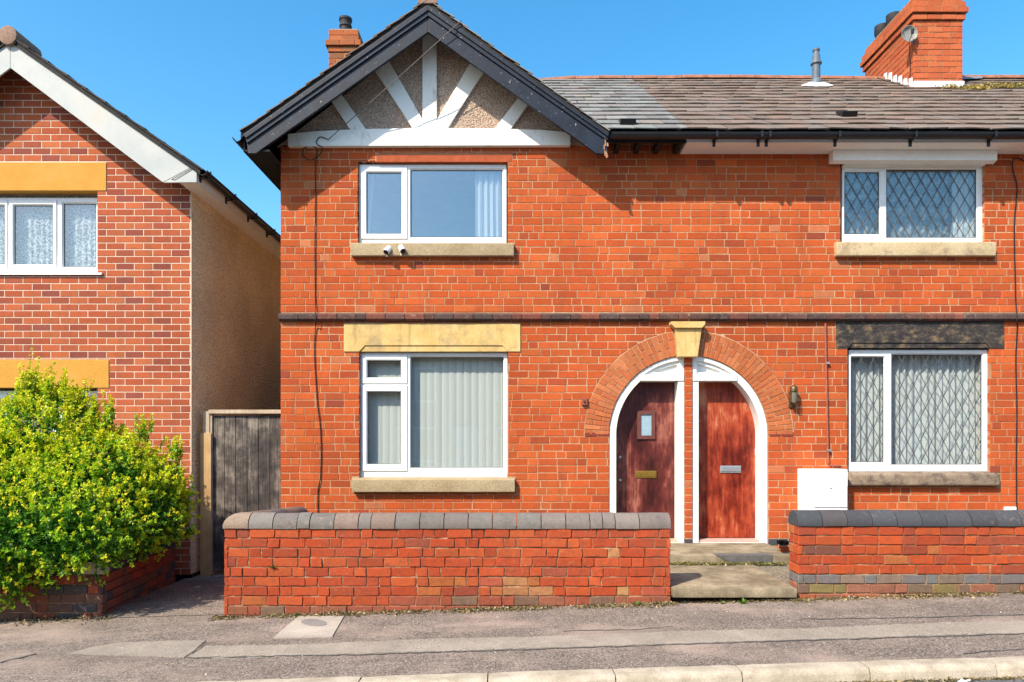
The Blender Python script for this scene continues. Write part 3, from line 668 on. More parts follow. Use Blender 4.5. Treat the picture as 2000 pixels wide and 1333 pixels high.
# ------------------------------------------------------------------ doors
def doorway(parent, sg, name, m, pale):
    outer = door_loop(sg, RIN-0.002, PIER+0.002, DZB+0.002)
    zt = Z(745, 0.06); zt2 = Z(733, 0.06); Ri = RIN-0.086; pj = PIER+0.076
    h1 = door_loop(sg, Ri, pj, DZB+0.03, zt)
    Rf = RIN-0.05; x2 = PIER+0.05
    a0 = math.asin((zt2-ACZ)/Rf); a1 = math.acos(x2/Rf)
    h2 = [(ACX+sg*Rf*math.cos(a0+(a1-a0)*i/14), ACZ+Rf*math.sin(a0+(a1-a0)*i/14)) for i in range(15)] + [(ACX+sg*x2, zt2)]
    fr = MB().plate(outer, [h1, h2], 0.018, 0.24).build('door_frame', M['white_old'], parent)
    MB().prism([(ACX+sg*(Rf*math.cos(a0)+0.05), zt), (ACX+sg*(PIER+0.004), zt), (ACX+sg*(PIER+0.004), zt2), (ACX+sg*(Rf*math.cos(a0)+0.05), zt2)], 0.004, 0.03).build('transom', M['white_old'], fr, bevel=0.006)
    MB().plate(h2, [], 0.075, 0.09).build('fanlight_panel', M['white_old'], fr)
    Rg = Rf-0.045; xg = x2+0.03; zg = zt2+0.03
    c0 = math.asin((zg-ACZ)/Rg); c1 = math.acos(xg/Rg)
    h3 = [(ACX+sg*Rg*math.cos(c0+(c1-c0)*i/12), ACZ+Rg*math.sin(c0+(c1-c0)*i/12)) for i in range(13)] + [(ACX+sg*xg, zg)]
    MB().plate(h2, [h3], 0.045, 0.075, rim=False).build('fanlight_bead', M['white_old'], fr)
    d = MB().plate(door_loop(sg, Ri+0.01, pj-0.01, DZB+0.07, zt+0.01), [], 0.20, 0.24); d = d.build('door', m, parent); d['label'] = name
    y = 0.175
    xa, xb_ = sorted((ACX+sg*pj, ACX+sg*Ri))
    MB().box(xa, xb_, 0.05, 0.24, DZB+0.005, DZB+0.062).build('threshold', M['rail_wood'] if sg < 0 else simple('pink_threshold', (0.46,0.30,0.25), 0.15, 20), fr, bevel=0.008)
    return d
d1 = doorway(end_h, -1, 'dark red arched door with small window', M['door_l'], 0)
d2 = doorway(mid_h, 1, 'bright red arched plain door', M['door_r'], 1)
YD = 0.20
def rb(px0, px1, py0, py1, y): return (X(px0, y), X(px1, y), Z(py1, y), Z(py0, y))
q = rb(1244, 1279, 803, 858, YD); g = rb(1251, 1272, 810, 851, YD)
dw = MB().plate([(q[0],q[2]),(q[1],q[2]),(q[1],q[3]),(q[0],q[3])], [[(g[0],g[2]),(g[1],g[2]),(g[1],g[3]),(g[0],g[3])]], YD-0.022, YD+0.01).build('door_window', M['door_trim'], d1)
MB().box(g[0]-.004, g[1]+.004, YD-0.008, YD-0.003, g[2]-.004, g[3]+.004).build('pane', simple('frosted_pane', (0.28,0.40,0.47), 0.12, 30, 0.2, 0.2, 0.003, 0.5), dw)
def letter_plate(parent, px0, px1, py0, py1, m):
    q = rb(px0, px1, py0, py1, YD); o = MB().box(q[0], q[1], YD-0.010, YD+0.002, q[2], q[3]).build('letter_plate', m, parent, bevel=0.004)
    MB().box(q[0]+0.012, q[1]-0.012, YD-0.017, YD-0.008, q[2]+0.018, q[3]-0.012).build('flap', m, o, bevel=0.003)
letter_plate(d1, 1241, 1282, 920, 934, M['brass']); letter_plate(d2, 1406, 1447, 910, 924, M['steel'])
for px, py, m in ((1207, 893, 'steel'), (1207, 938, 'steel')):
    MB().lathe([(0.016, 0.0), (0.016, -0.012), (0.008, -0.02)], (X(px+4, YD), YD, Z(py, YD)), 12, 'y').build('lock', M[m], d1, smooth=True)
MB().lathe([(0.018, 0.0), (0.016, -0.03), (0.01, -0.036)], (X(1478, YD), YD, Z(853, YD)), 12, 'y').build('lock', M['brass_d'], d2, smooth=True)
MB().lathe([(0.012, 0.0), (0.011, -0.02)], (X(1478, YD), YD, Z(866, YD)), 12, 'y').build('lock', M['brass_d'], d2, smooth=True)
q = rb(1474, 1483, 877, 890, YD); MB().box(q[0], q[1], YD-0.03, YD, q[2], q[3]).build('lock', M['plastic_w'], d2, bevel=0.005)

# ------------------------------------------------------------------ gable of the end house
pb = MB().plate([(XL+0.02, Z(283)), (X(1113), Z(283)), (GR[0]-0.02, 5.12), (GA[0], GA[1]-0.06), (GL[0]+0.28, GL[1]+0.02)], [], -0.012, 0.02)
gp = pb.build('gable_panel', M['pebble'], end_h)
def timber(pts, y=-0.055, m='white_old', nm='gable_timber'):
    p = [(X(a, y), Z(c, y)) for a, c in pts]
    if area(p) < 0: p = p[::-1]
    return MB().prism(p, y, 0.0).build(nm, M[m], end_h, bevel=0.004)
beam = [(562, 285.5), (1114, 284), (1114, 259), (1060, 254), (950, 251), (838, 250), (720, 252), (620, 256), (562, 262)]
timber(beam, -0.07, nm='tie_beam')
timber([(825, 250), (853, 250), (853, 60), (825, 60)])
timber([(728, 132), (757, 115), (829, 240), (829, 251), (806, 251)], -0.050)
timber([(921, 118), (950, 132), (874, 251), (851, 251), (851, 238)], -0.050)
timber([(645, 195), (665, 182), (715, 253), (684, 254)])
timber([(1016, 186), (1036, 198), (997, 253), (964, 254)])
def barge(pts, y0, y1, nm='bargeboard', lab=None):
    p = [(X(a, y0), Z(c, y0)) for a, c in pts]
    if area(p) < 0: p = p[::-1]
    o = MB().prism(p, y0, y1).build(nm, M['black_paint'], end_h, bevel=0.004); return o
barge([(836, 22), (836, 63), (512, 291), (500, 300), (484, 300), (482, 276)], GY, GY+0.04)
barge([(836.4, 22), (1184, 265), (1187, 301), (1164, 300), (1150, 289), (836.4, 63)], GY, GY+0.04)
barge([(836, 15), (836, 31), (482, 280), (479, 266)], GY-0.02, GY+0.01, 'barge_moulding')
barge([(836.4, 15), (836.4, 31), (1185, 274), (1187, 262)], GY-0.02, GY+0.01, 'barge_moulding')
barge([(836, 9), (836, 20), (480, 270), (475, 263)], GY-0.036, GY+0.0, 'barge_moulding')
barge([(836.4, 9), (836.4, 20), (1188, 267), (1189, 262)], GY-0.036, GY+0.0, 'barge_moulding')
# rot at the right foot of the bargeboard
t = MB(); r = random.Random(3)
for k in range(14):
    px, py = 1181+r.uniform(-3, 6), 262+r.uniform(0, 40); t.obox((X(px, GY), GY-0.003, Z(py, GY)), (X(px+r.uniform(-2, 3), GY), GY-0.006, Z(py+r.uniform(5, 12), GY)), 0.012, 0.01)
t.build('rotten_wood', simple('rotten_timber', (0.33,0.17,0.09), 0.4, 40), end_h)
# roof: cross gable and main slope
th = 0.055
def nrm(a, c): d = math.hypot(c[0]-a[0], c[1]-a[1]); return ((c[0]-a[0])/d, (c[1]-a[1])/d)
roof_e = MB()
YB = 7.4
for E in (GL, GR):
    roof_e.prism([GA, E, (E[0], E[1]-th), (GA[0], GA[1]-th)] if E[0] < GA[0] else [GA, (GA[0], GA[1]-th), (E[0], E[1]-th), E], GY-0.03, 3.2)
roof_e.add([(XL-0.1, EAVE_Y, EAVE_Z-0.02), (XT, EAVE_Y, EAVE_Z-0.02), (XT, RIDGE_Y, RIDGE_Z-0.02), (XL-0.1, RIDGE_Y, RIDGE_Z-0.02), (XT, YB, EAVE_Z), (XL-0.1, YB, EAVE_Z)], [(0,1,2,3), (3,2,4,5)][1:])
lv = [( GA[0], (GA[1]-EAVE_Z)/RS+EAVE_Y, GA[1]-0.02), (GR[0]-0.1, EAVE_Y, EAVE_Z-0.02)]
roof_e.add([lv[1], (XT, EAVE_Y, EAVE_Z-0.02), (XT, RIDGE_Y, RIDGE_Z-0.02), (XL-0.1, RIDGE_Y, RIDGE_Z-0.02), (XL-0.1, 1.9, EAVE_Z+RS*(1.9-EAVE_Y)-0.02), lv[0]], [(0,1,2,3,4,5)])
roof_e.add([(XL-0.1, 1.5, 5.0), (XL-0.1, YB, 5.0), (XL-0.1, RIDGE_Y, RIDGE_Z-0.02)], [(0,1,2)])
roof_e = roof_e.build('roof', M['black_wood'], end_h)
roof_m = MB().add([(XT+.001, EAVE_Y, EAVE_Z-0.02), (XR, EAVE_Y, EAVE_Z-0.02), (XR, RIDGE_Y, RIDGE_Z-0.02), (XT+.001, RIDGE_Y, RIDGE_Z-0.02), (XR, YB, EAVE_Z), (XT+.001, YB, EAVE_Z)], [(0,1,2,3), (3,2,4,5)])
roof_m.add([(XR, EAVE_Y, EAVE_Z-.02), (XR, YB, EAVE_Z), (XR, RIDGE_Y, RIDGE_Z-.02)], [(0,1,2)])
roof_m = roof_m.build('roof', M['black_wood'], mid_h)
def tile_geo(rng, F, u, v, wd, ln, th, lift, jit, jw):
    ju = rng.uniform(-jit, jit); jv = rng.uniform(-jit, jit)*1.4; a = rng.uniform(-jw, jw); c = rng.uniform(-jw, jw); sk = rng.uniform(-jit, jit)
    vs = [F(u+ju, v+jv, lift+a), F(u+wd+ju, v+jv+sk, lift+c), F(u+wd+ju, v+ln, 0.004), F(u+ju, v+ln, 0.004)]
    vs += [F(u+ju, v+jv, lift+a-th), F(u+wd+ju, v+jv+sk, lift+c-th), F(u+wd+ju, v+ln, 0.0), F(u+ju, v+ln, 0.0)]
    return vs, [(0,1,2,3), (4,5,1,0), (5,6,2,1), (7,4,0,3)]
dl = math.hypot(RIDGE_Y-EAVE_Y, RIDGE_Z-EAVE_Z)
su = ((RIDGE_Y-EAVE_Y)/dl, (RIDGE_Z-EAVE_Z)/dl)
RF = Frame((0, EAVE_Y-0.02, EAVE_Z-0.012), (1,0,0), (0, su[0], su[1]), (0, -su[1], su[0]))
def roof_tiles(x0, x1, rows, wd, pal, rng, jit, jw, test=None, th=0.012, wave=0.0):
    out = []; ex = dl/rows
    for k in range(rows):
        x = x0 - (wd/2 if k % 2 else 0)
        while x < x1-0.01:
            a = max(x, x0); c = min(x+wd-0.004, x1); v = k*ex + wave*(math.sin(a*1.7+k*0.6)+0.6*math.sin(a*4.1+k*1.9))
            if c-a > 0.03 and (test is None or test(a, c, v)):
                vs, fs = tile_geo(rng, RF, a, v, c-a, ex+0.05, th, 0.024, jit, jw); out.append((vs, fs, pick(rng, pal)))
            x += wd
    return out
SL = [(4, (0.205,0.198,0.186)), (3, (0.225,0.215,0.20)), (2, (0.18,0.174,0.164)), (0.6, (0.235,0.212,0.185))]
BR = [(4, (0.185,0.138,0.110)), (3, (0.172,0.131,0.106)), (2, (0.197,0.144,0.112)), (1.5, (0.18,0.145,0.122))]
def in_valley(a, c, v):
    y = EAVE_Y + v*su[0]; z = EAVE_Z + v*su[1]; x = (a+c)/2
    return z > GA[1] - (GA[1]-GR[1])/(GR[0]-GA[0])*(x-GA[0]) - 0.12 if x > GA[0] else z > GA[1]
rr = random.Random(31)
def tnear(it):
    c = Vector(it[0][0]); px = 1000+c.x*FPX/(c.y+DIST); return (1 if px > 2000 or px < 1050 else 0, (c-CAMP).length)
put_bricks(roof_tiles(-0.9, XT-0.002, 15, 0.26, SL, rr, 0.006, 0.004, in_valley), roof_e, M['tile'], 150, tnear, 'slate', 'slating')
put_bricks(roof_tiles(XT+0.002, XR, 15, 0.235, BR, rr, 0.010, 0.007, None, 0.014, 0.012), roof_m, M['tile'], 300, tnear, 'roof_tile', 'tiling')
for E, sg in ((GL, -1), (GR, 1)):                          # slates of the cross gable, seen only along the verge
    L = math.hypot(E[0]-GA[0], E[1]-GA[1]); d = ((GA[0]-E[0])/L, (GA[1]-E[1])/L)
    F = Frame((E[0], GY-0.05, E[1]), (0,1,0), (d[0], 0, d[1]), (-d[1]*(-sg)*-1, 0, abs(d[0])))
    F.n = Vector((sg*d[1], 0, abs(d[0])))
    b = MB()
    for k in range(14):
        for j in range(10):
            vs, fs = tile_geo(rr, F, j*0.3, k*L/14, 0.296, L/14+0.05, 0.014, 0.028, 0.006, 0.005); b.add(vs, fs, pick(rr, SL if sg > 0 else BR))
    b.build('slating', M['tile'], roof_e, kind='stuff')
# ridge tiles
def ridge(x0, x1, parent, seed, sag=None):
    r_ = random.Random(seed); x = x0
    while x < x1:
        L = min(0.42, x1-x); b = MB(); n = 8; rd = 0.085; dz = sag(x) if sag else 0; dz2 = sag(x+L) if sag else 0
        vs = [(xx, RIDGE_Y+rd*1.15*math.cos(math.pi*i/n), RIDGE_Z-0.035+dd+k+rd*math.sin(math.pi*i/n)) for xx, dd, k in ((x+.004, dz, r_.uniform(0, .008)), (x+L-.004, dz2, r_.uniform(0, .008))) for i in range(n+1)]
        b.add(vs, [(i, i+1, n+2+i, n+1+i) for i in range(n)] + [tuple(range(n+1)), tuple(range(2*n+1, n, -1))])
        if L > 0.05: b.build('ridge_tile', M['terracotta'], parent, smooth=True)
        x += L
ridge(-0.6, XT, roof_e, 1, lambda x: -0.10*max(0, (1.3-x)/1.3)**1.5 if x < 1.3 else 0)
ridge(XT+.01, XR, roof_m, 2, lambda x: -0.012*math.sin(x*1.3))
# ridge end of the gable
b = MB(); n = 10; prof = [(GA[0]+0.118*math.cos(math.pi*i/n), GA[1]-0.035+0.115*math.sin(math.pi*i/n)) for i in range(n+1)]
b.prism(prof[::-1], GY-0.05, GY+0.35); b.build('ridge_tile', M['ridge_stone'], roof_e, bevel=0.006)
b = MB(); prof = [(GA[0]+0.10*math.cos(math.pi*i/n), GA[1]-0.03+0.105*math.sin(math.pi*i/n)) for i in range(n+1)]
b.prism(prof[::-1], GY+0.36, 2.0); b.build('ridge_tile', M['ridge_stone'], roof_e)
# eaves: soffit, fascia and gutters
def gutter(a, c, parent, r_=0.058, axis='x'):
    """half-round gutter from a to c, open on top"""
    a = Vector(a); c = Vector(c); d = (c-a).normalized(); side = d.cross(Vector((0,0,1))); b = MB(); n = 10; vs = []
    for p in (a, c):
        for rr_ in (r_, r_-0.005):
            vs += [p + side*rr_*math.cos(math.pi*i/n) - Vector((0,0,1))*rr_*math.sin(math.pi*i/n) for i in range(n+1)]
    m_ = n+1
    fs = [(i, i+1, 2*m_+i+1, 2*m_+i) for i in range(n)] + [(m_+i, 3*m_+i, 3*m_+i+1, m_+i+1) for i in range(n)] + [(0, 2*m_, 3*m_, m_), (n, m_+n, 3*m_+n, 2*m_+n)]
    fs += [(k*2*m_+i, k*2*m_+i+1, k*2*m_+m_+i+1, k*2*m_+m_+i) for k in (0, 1) for i in range(n)]
    return b.add(vs, fs).build('gutter', M['black_pvc'], parent, smooth=True)
GUT_Y = -0.41; GUT_Z = Z(262, GUT_Y)
FX = X(1340, -0.30)
ge = gutter((GR[0]+0.03, GUT_Y, GUT_Z), (XB, GUT_Y, GUT_Z), end_h); gm = gutter((XB+.002, GUT_Y, GUT_Z), (XR, GUT_Y, GUT_Z), mid_h)
MB().box(GR[0]-0.1, FX-0.004, -0.33, -0.31, Z(281, -.3), Z(262, -.33)+0.02).build('fascia', M['black_wood'], end_h)
for k in range(4): x = GR[0]+0.12+k*0.24; MB().box(x, x+0.05, -0.31, 0.0, 5.06, 5.15).build('rafter_foot', M['black_wood'], end_h)
fz0, fz1 = Z(281, -.30), Z(268, -.33)+0.015
MB().box(FX, XR, -0.335, -0.312, fz0-0.004, fz1).build('fascia', M['fascia'], mid_h, bevel=0.003)
MB().box(FX+0.003, XR, -0.312, 0.0, fz0, fz0+0.012).build('soffit', M['fascia'], mid_h)
MB().box(FX, FX+0.02, -0.311, 0.0, fz0+0.012, fz1).build('soffit_end', M['fascia'], mid_h)
for px in (1397, 1484, 1500, 1635, 1783, 1937, 2090):
    x = X(px, -.4); b = MB(); b.box(x-.013, x+.013, GUT_Y-0.066, GUT_Y+0.08, GUT_Z-0.064, GUT_Z-0.052); b.box(x-.016, x+.016, -0.352, -0.336, GUT_Z-0.12, GUT_Z-0.02); b.box(x-.013, x+.013, GUT_Y-0.07, GUT_Y-0.06, GUT_Z-0.06, GUT_Z+0.005)
    b.build('gutter_bracket', M['black_pvc'], gm)
# white boxing over the lattice window
b = MB().prism_x([(0.0, fz0-0.002), (-0.13, fz0-0.002), (-0.13, Z(313, -.13)), (-0.06, Z(321, -.06)), (0.0, Z(321, 0))], X(1628, -.13), X(1948, -.13)); b.build('window_boxing', M['fascia'], mid_h, bevel=0.004)
b = MB().prism_x([(0.04, Z(317)), (-0.05, Z(317)), (-0.03, Z(325)), (0.04, Z(325))], X(1646), X(1921)); b.build('window_boxing', M['fascia'], mid_h)
# left eaves of the gable: soffit board, fascia and gutter running back
b = MB(); b.box(GL[0]+0.02, XL, GY+0.02, 6.5, GL[1]-0.19, GL[1]-0.17); b.box(GL[0]+0.01, GL[0]+0.03, GY+0.02, 6.5, GL[1]-0.19, GL[1]-0.02); b.build('eaves_boxing', M['black_wood'], end_h)
gutter((GL[0]-0.045, GY-0.03, GL[1]-0.04), (GL[0]-0.045, 6.5, GL[1]-0.04), end_h, 0.055)

# roof vents, soil pipe
def vent(px, py, parent):
    y = 0.0
    for _ in range(30):
        z = EAVE_Z + RS*(y-EAVE_Y); y = (z-EYE)*FPX/(HOR-py) - DIST if False else y
        # solve intersection of the sight line with the roof
        k = (HOR-py)/FPX; y = (EYE + k*DIST - EAVE_Z + RS*EAVE_Y)/(RS-k)
    x = X(px, y); z = EAVE_Z+RS*(y-EAVE_Y)
    F = Frame((x, y, z), (1,0,0), (0, su[0], su[1]), (0, -su[1], su[0])); b = MB()
    vs = [F(-0.095,-0.02,0.02), F(0.095,-0.02,0.02), F(0.095,-0.02,0.085), F(-0.095,-0.02,0.085), F(-0.09,0.2,0.02), F(0.09,0.2,0.02), F(0.09,0.2,0.045), F(-0.09,0.2,0.045)]
    b.add(vs, [(0,1,2,3),(3,2,6,7),(0,3,7,4),(1,5,6,2)]); b.build('roof_vent', M['plastic_b'], parent, bevel=0.006)
    return x, y, z
vent(1226, 246, roof_e); vent(1657, 231, roof_m)
k = (HOR-171)/FPX; py_ = (EYE + k*DIST - EAVE_Z + RS*EAVE_Y)/(RS-k); px_ = X(1594, py_); pz_ = EAVE_Z+RS*(py_-EAVE_Y)
sv = sc(py_)
pipe = MB().lathe([(0.088, -0.1), (0.088, 0.10), (0.075, 0.12), (0.062, 0.13), (0.062, 44/sv), (0.085, 45/sv), (0.085, 48/sv), (0.062, 52/sv), (0.060, 62/sv), (0.046, 64/sv), (0.046, 70/sv), (0.056, 70.5/sv), (0.056, 74/sv), (0.03, 75/sv)], (px_, py_, pz_), 16).build('vent_pipe', M['pipe_grey'], roof_m, smooth=True)
F = Frame((px_, py_, pz_), (1,0,0), (0, su[0], su[1]), (0, -su[1], su[0])); r = random.Random(5)
b = MB(); n = 18; ring = [(0.27*math.cos(i*2*math.pi/n)*r.uniform(.8, 1.1), 0.12*math.sin(i*2*math.pi/n)*r.uniform(.85, 1.1)) for i in range(n)]
vs = [F(a, c, 0.03) for a, c in ring] + [F(a*0.5, c*0.6, 0.07) for a, c in ring] + [F(0, 0, 0.09)]
b.add(vs, [(i, (i+1) % n, n+(i+1) % n, n+i) for i in range(n)] + [(n+i, n+(i+1) % n, 2*n) for i in range(n)]).build('flashing', M['flash'], pipe, smooth=True)

# ------------------------------------------------------------------ chimneys
def chimney(parent, x0, x1, y0, y1, z0, z1, course, caps, rng, pal, limit, label=None):
    """caps: list of (z from, z to, outset) corbelled courses above z1"""
    core = MB().box(x0+.006, x1-.006, y0+.006, y1-.006, z0, z1)
    for a, c, o in caps: core.box(x0-o+.006, x1+o-.006, y0-o+.006, y1+o-.006, a+0.002, c-0.004)
    ch = core.build('chimney', M['mortar_w'], parent)
    if label: ch['label'] = label
    its = []
    def faces(x0, x1, y0, y1, za, zb):
        for F, L in ((Frame((x0, y0, 0), (1,0,0), (0,0,1), (0,-1,0)), x1-x0), (Frame((x0, y1, 0), (0,-1,0), (0,0,1), (-1,0,0)), y1-y0), (Frame((x1, y0, 0), (0,1,0), (0,0,1), (1,0,0)), y1-y0)):
            for poly, c in lay(rng, 0, L, za, zb, course, 0.235, 0.115, 0.009, pal, bond='stretcher'):
                v, f = brick_geo(rng, poly, F, 0.0, 0.02, 0.004, 0.002, 0.002, False); its.append((v, f, c, F.n.x))
    faces(x0, x1, y0, y1, z0, z1)
    for a, c, o in caps: faces(x0-o, x1+o, y0-o, y1+o, a, c)
    top = caps[-1]; o = top[2]; MB().box(x0-o+.02, x1+o-.02, y0-o+.02, y1+o-.02, top[1]-0.02, top[1]+0.02).build('flaunching', M['bed'], ch)
    its.sort(key=lambda t: (0 if t[3] == 0 else 1 if t[3] < 0 else 2, -t[0][0][2]))
    put_bricks([t[:3] for t in its], ch, M['brick_c'], limit)
    return ch
M['brick_c'] = brick_mat('chimney_brick', 0.35, dirt=(0.16,0.09,0.04), pale=(0.45,0.36,0.22), pale_amt=0.2, dark_amt=0.3)
cy = 2.6; s_ = sc(cy); rc = random.Random(77)
PAL_C = [(5, (0.43,0.105,0.042)), (3, (0.40,0.09,0.038)), (2, (0.46,0.12,0.048))]
PAL_CO = [(3, (0.33,0.11,0.05)), (3, (0.28,0.12,0.06)), (2, (0.36,0.15,0.07)), (1, (0.2,0.13,0.08))]
cx0, cx1 = X(1785, cy), X(1880, cy); cz = lambda py: Z(py, cy)
chm = chimney(mid_h, cx0, cx1, cy, 4.15, 6.6, cz(41), 11.3/s_, [(cz(40), cz(29), 0.03), (cz(27.5), cz(16.5), 0.06), (cz(15.5), cz(5), 0.035), (cz(4), cz(-8), 0.0)], rc, PAL_C, 90, 'big red brick chimney with corbelled top')
for px, py, y in ((1745, 30, 3.75), (1722, 52, 4.0)):
    x = X(px, y); z = Z(py, y); MB().lathe([(0.11, cz(-8)-0.05-z), (0.105, -0.16), (0.12, -0.14), (0.12, 0.0), (0.09, 0.0), (0.09, -0.1)], (x, y, z), 14).build('chimney_pot', M['pot_dark'], chm, smooth=True)
# flashing round the foot
r = random.Random(15); b = MB(); b.box(cx0-0.012, cx1+0.014, cy-0.03, cy+0.02, cz(176), cz(160)); 
b.build('flashing', M['flash'], chm, bevel=0.008)
b = MB()
for k in range(6):
    ya = cy-0.03+k*0.15; za = EAVE_Z+RS*(ya-EAVE_Y); hh = 0.17+r.uniform(-.01, .02)
    b.add([(cx0-0.022-k*.0006, ya, za-0.05), (cx0-0.022-k*.0006, ya+0.16, za+0.05), (cx0-0.022-k*.0006, ya+0.13, za+hh+0.03), (cx0-0.022-k*.0006, ya+0.03, za+hh), (cx0-0.16, ya-0.02, za+0.03), (cx0-0.16, ya+0.16, za+0.15)], [(0,1,2,3), (4,5,1,0)])
b.build('flashing', M['flash'], chm)
# lead apron patch on the ridge right of the chimney and moss in the tile laps
b = MB(); b.add([RF(cx1+0.03, dl-0.5, 0.045), RF(cx1+0.75, dl-0.25, 0.045), RF(cx1+0.95, dl+0.02, 0.05), RF(cx1+0.03, dl+0.02, 0.05)], [(0,1,2,3)]); b.build('lead_sheet', M['lead'], roof_m)
# the other chimney, behind the gable
cy2 = 2.5; s2 = sc(cy2); cz2 = lambda py: Z(py, cy2)
PAL_C2 = [(4, (0.36,0.11,0.045)), (3, (0.30,0.10,0.045)), (2, (0.40,0.13,0.05)), (1, (0.22,0.10,0.05))]
ch2 = chimney(end_h, X(642, cy2), X(700, cy2), cy2, cy2+0.85, 5.0, cz2(103), 11.5/s2, [(cz2(102), cz2(92), 0.012), (cz2(91), cz2(80), 0.045), (cz2(79), cz2(69), 0.0), (cz2(68.5), cz2(58), 0.0)], rc, PAL_C2, 60, 'small weathered brick chimney behind the gable')
MB().lathe([(0.085, -0.2), (0.085, 0.05), (0.10, 0.055), (0.10, 0.075), (0.088, 0.09), (0.092, 0.15), (0.105, 0.155), (0.105, 0.19), (0.08, 0.19), (0.075, 0.1)], (X(675, cy2+.2), cy2+0.2, Z(58, cy2+.2)-0.02), 16).build('chimney_pot', M['pot_dark'], ch2, smooth=True)

# ================================================================== THE NEIGHBOUR'S HOUSE
NX1 = X(372); NXA = X(20, -0.30); NX0 = 2*NXA-NX1; NB0 = Z(1123); NY = -0.30
nb_h = empty('neighbour_house', (NX1, 0, NB0), 'brown-red brick house with pale bargeboards, ochre lintels and roughcast side wall', 'house')
NS = 0.696
n_ap = Z(78, NY); n_ev = n_ap - NS*(NX1+0.20-NXA)
wz = lambda x: n_ap - 0.10 - NS*abs(x-NXA)
n_op = [R(-150, 190, 373, 534), R(-150, 190, 757, 965)]
n_st = [R(-168, 208, 318, 373), R(-172, 213, 703, 758)]
nw = MB().plate([(NX0, NB0), (NX1-0.004, NB0), (NX1-0.004, wz(NX1)), (NXA, wz(NXA)), (NX0, wz(NX0))], [grow(q, 0.004) for q in n_op], REC, 0.3, rim=False)
nw.add([(NX0, REC, NB0), (NX0, 8, NB0), (NX0, 8, wz(NX0)), (NX0, REC, wz(NX0))], [(0,1,2,3)])
nw.add([(NX0, 8, NB0), (NX1, 8, NB0), (NX1, 8, wz(NX1)), (NXA, 8, wz(NXA)), (NX0, 8, wz(NX0))], [(0,1,2,3,4)])
nw = nw.build('wall', M['mortar_n'], nb_h)
b = MB(); b.box(NX0+.1, NX1-.1, 3.4, 3.5, NB0, 4.8); b.box(NX0+.1, NX1-.1, 0.3, 3.5, 2.3, 2.6); b.box(NX0+.1, NX1-.1, .3, 3.5, 4.5, 4.56); b.box(NX0+.1, NX0+.16, .3, 3.5, NB0, 4.8); b.box(NX1-.16, NX1-.1, .3, 3.5, NB0, 4.8); b.build('room', M['plaster'], nb_h)
rn = random.Random(57)
pl = [((-NS, -1.0), -(n_ap-0.03) - NS*NXA), ((NS, -1.0), -(n_ap-0.03) + NS*NXA)]
raw = lay(rn, NX0, NX1, NB0, n_ap, 13.25/160, 0.2265, 0.113, 0.0105, PAL_N, n_op+n_st, planes=pl, gap=0.006, bond='stretcher')
put_bricks([(*brick_geo(rn, p, FACE, 0.0, 0.10, 0.0025, 0.0007, 0.0008, False), c) for p, c in raw], nw, M['brick_n'], 300, near)
MB().box(NX0, NX1-0.003, 0.03, 0.2, NB0-0.25, NB0+0.002).build('plinth', M['black_wood'], nb_h)
side = MB().box(NX1-0.10, NX1+0.012, 0.004, 8.0, NB0+0.01, n_ev+0.02).build('side_wall', M['render'], nb_h)
MB().box(NX1+0.001, NX1+0.014, -0.004, 0.004, NB0+0.01, n_ev+0.02).build('corner_bead', M['mortar_n'], nb_h)
MB().box(NX1-0.09, NX1+0.004, 0.03, 8.0, NB0-0.28, NB0+0.008).build('plinth', M['black_wood'], nb_h)
for q in n_st: MB().box(q[0], q[1], -0.008, 0.14, q[2], q[3]).build('lintel', M['lintel_o'], nb_h, bevel=0.005)
window(nb_h, (-148, 190, 387, 533), [(-145, -82, 398, 521, None), (-63, 9, 402, 517, (-72, 16, 391, 525)), (28, 103, 402, 517, (19, 112, 391, 525)), (123, 186, 398, 521, None)], 0.10, M['glass_m'], label='white four-light upstairs window')
window(nb_h, (-148, 190, 764, 964), [(-145, -82, 776, 952, None), (-63, 9, 780, 948, (-72, 16, 768, 956)), (28, 103, 780, 948, (19, 112, 768, 956)), (123, 186, 776, 952, None)], 0.10, M['glass'])
MB().prism_x([(0.15, Z(534)), (-0.03, Z(538)), (-0.03, Z(534)), (0.15, Z(530))], X(-156), X(201)).build('window_sill', M['upvc'], nb_h)
# verges
def nbarge(pts, y0, y1, m='barge_n', nm='bargeboard'):
    for sg in (1, -1):
        p = [(NXA + sg*(X(a, y0)-NXA), Z(c, y0)) for a, c in pts]
        if area(p) < 0: p = p[::-1]
        MB().prism(p, y0, y1).build(nm, M[m], nb_h, bevel=0.003)
nbarge([(20.3, 80), (20.3, 133), (318, 356.5), (375, 326)], NY, NY+0.022)
nbarge([(319, 357), (384, 356.5), (384, 332), (376, 327)], NY-0.003, NY+0.022, nm='eaves_box_end')
nbarge([(20.3, 74), (20.3, 80), (386, 334), (388, 328)], NY-0.012, NY+0.03, 'mortar', 'verge_strip')
nbarge([(20.3, 71), (20.3, 75), (388, 330), (391, 326)], NY-0.03, NY+0.05, 'black_wood', 'verge_tile_edge')
ez = Z(356.5, NY); ex_ = X(384, NY)
b = MB(); roofp = [(NXA, n_ap+0.02), (NXA, n_ap-0.03), (ex_+0.05, n_ap-0.03-NS*(ex_+0.05-NXA)), (ex_+0.05, n_ap+0.02-NS*(ex_+0.05-NXA))]
b.prism(roofp, NY-0.02, 8.3); b.prism([(2*NXA-x, z) for x, z in roofp][::-1], NY-0.02, 8.3); roof_n = b.build('roof', M['black_wood'], nb_h)
rr2 = random.Random(9); L = math.hypot(ex_+0.08-NXA, NS*(ex_+0.08-NXA)); c_ = 1/math.hypot(1, NS); s__ = NS*c_
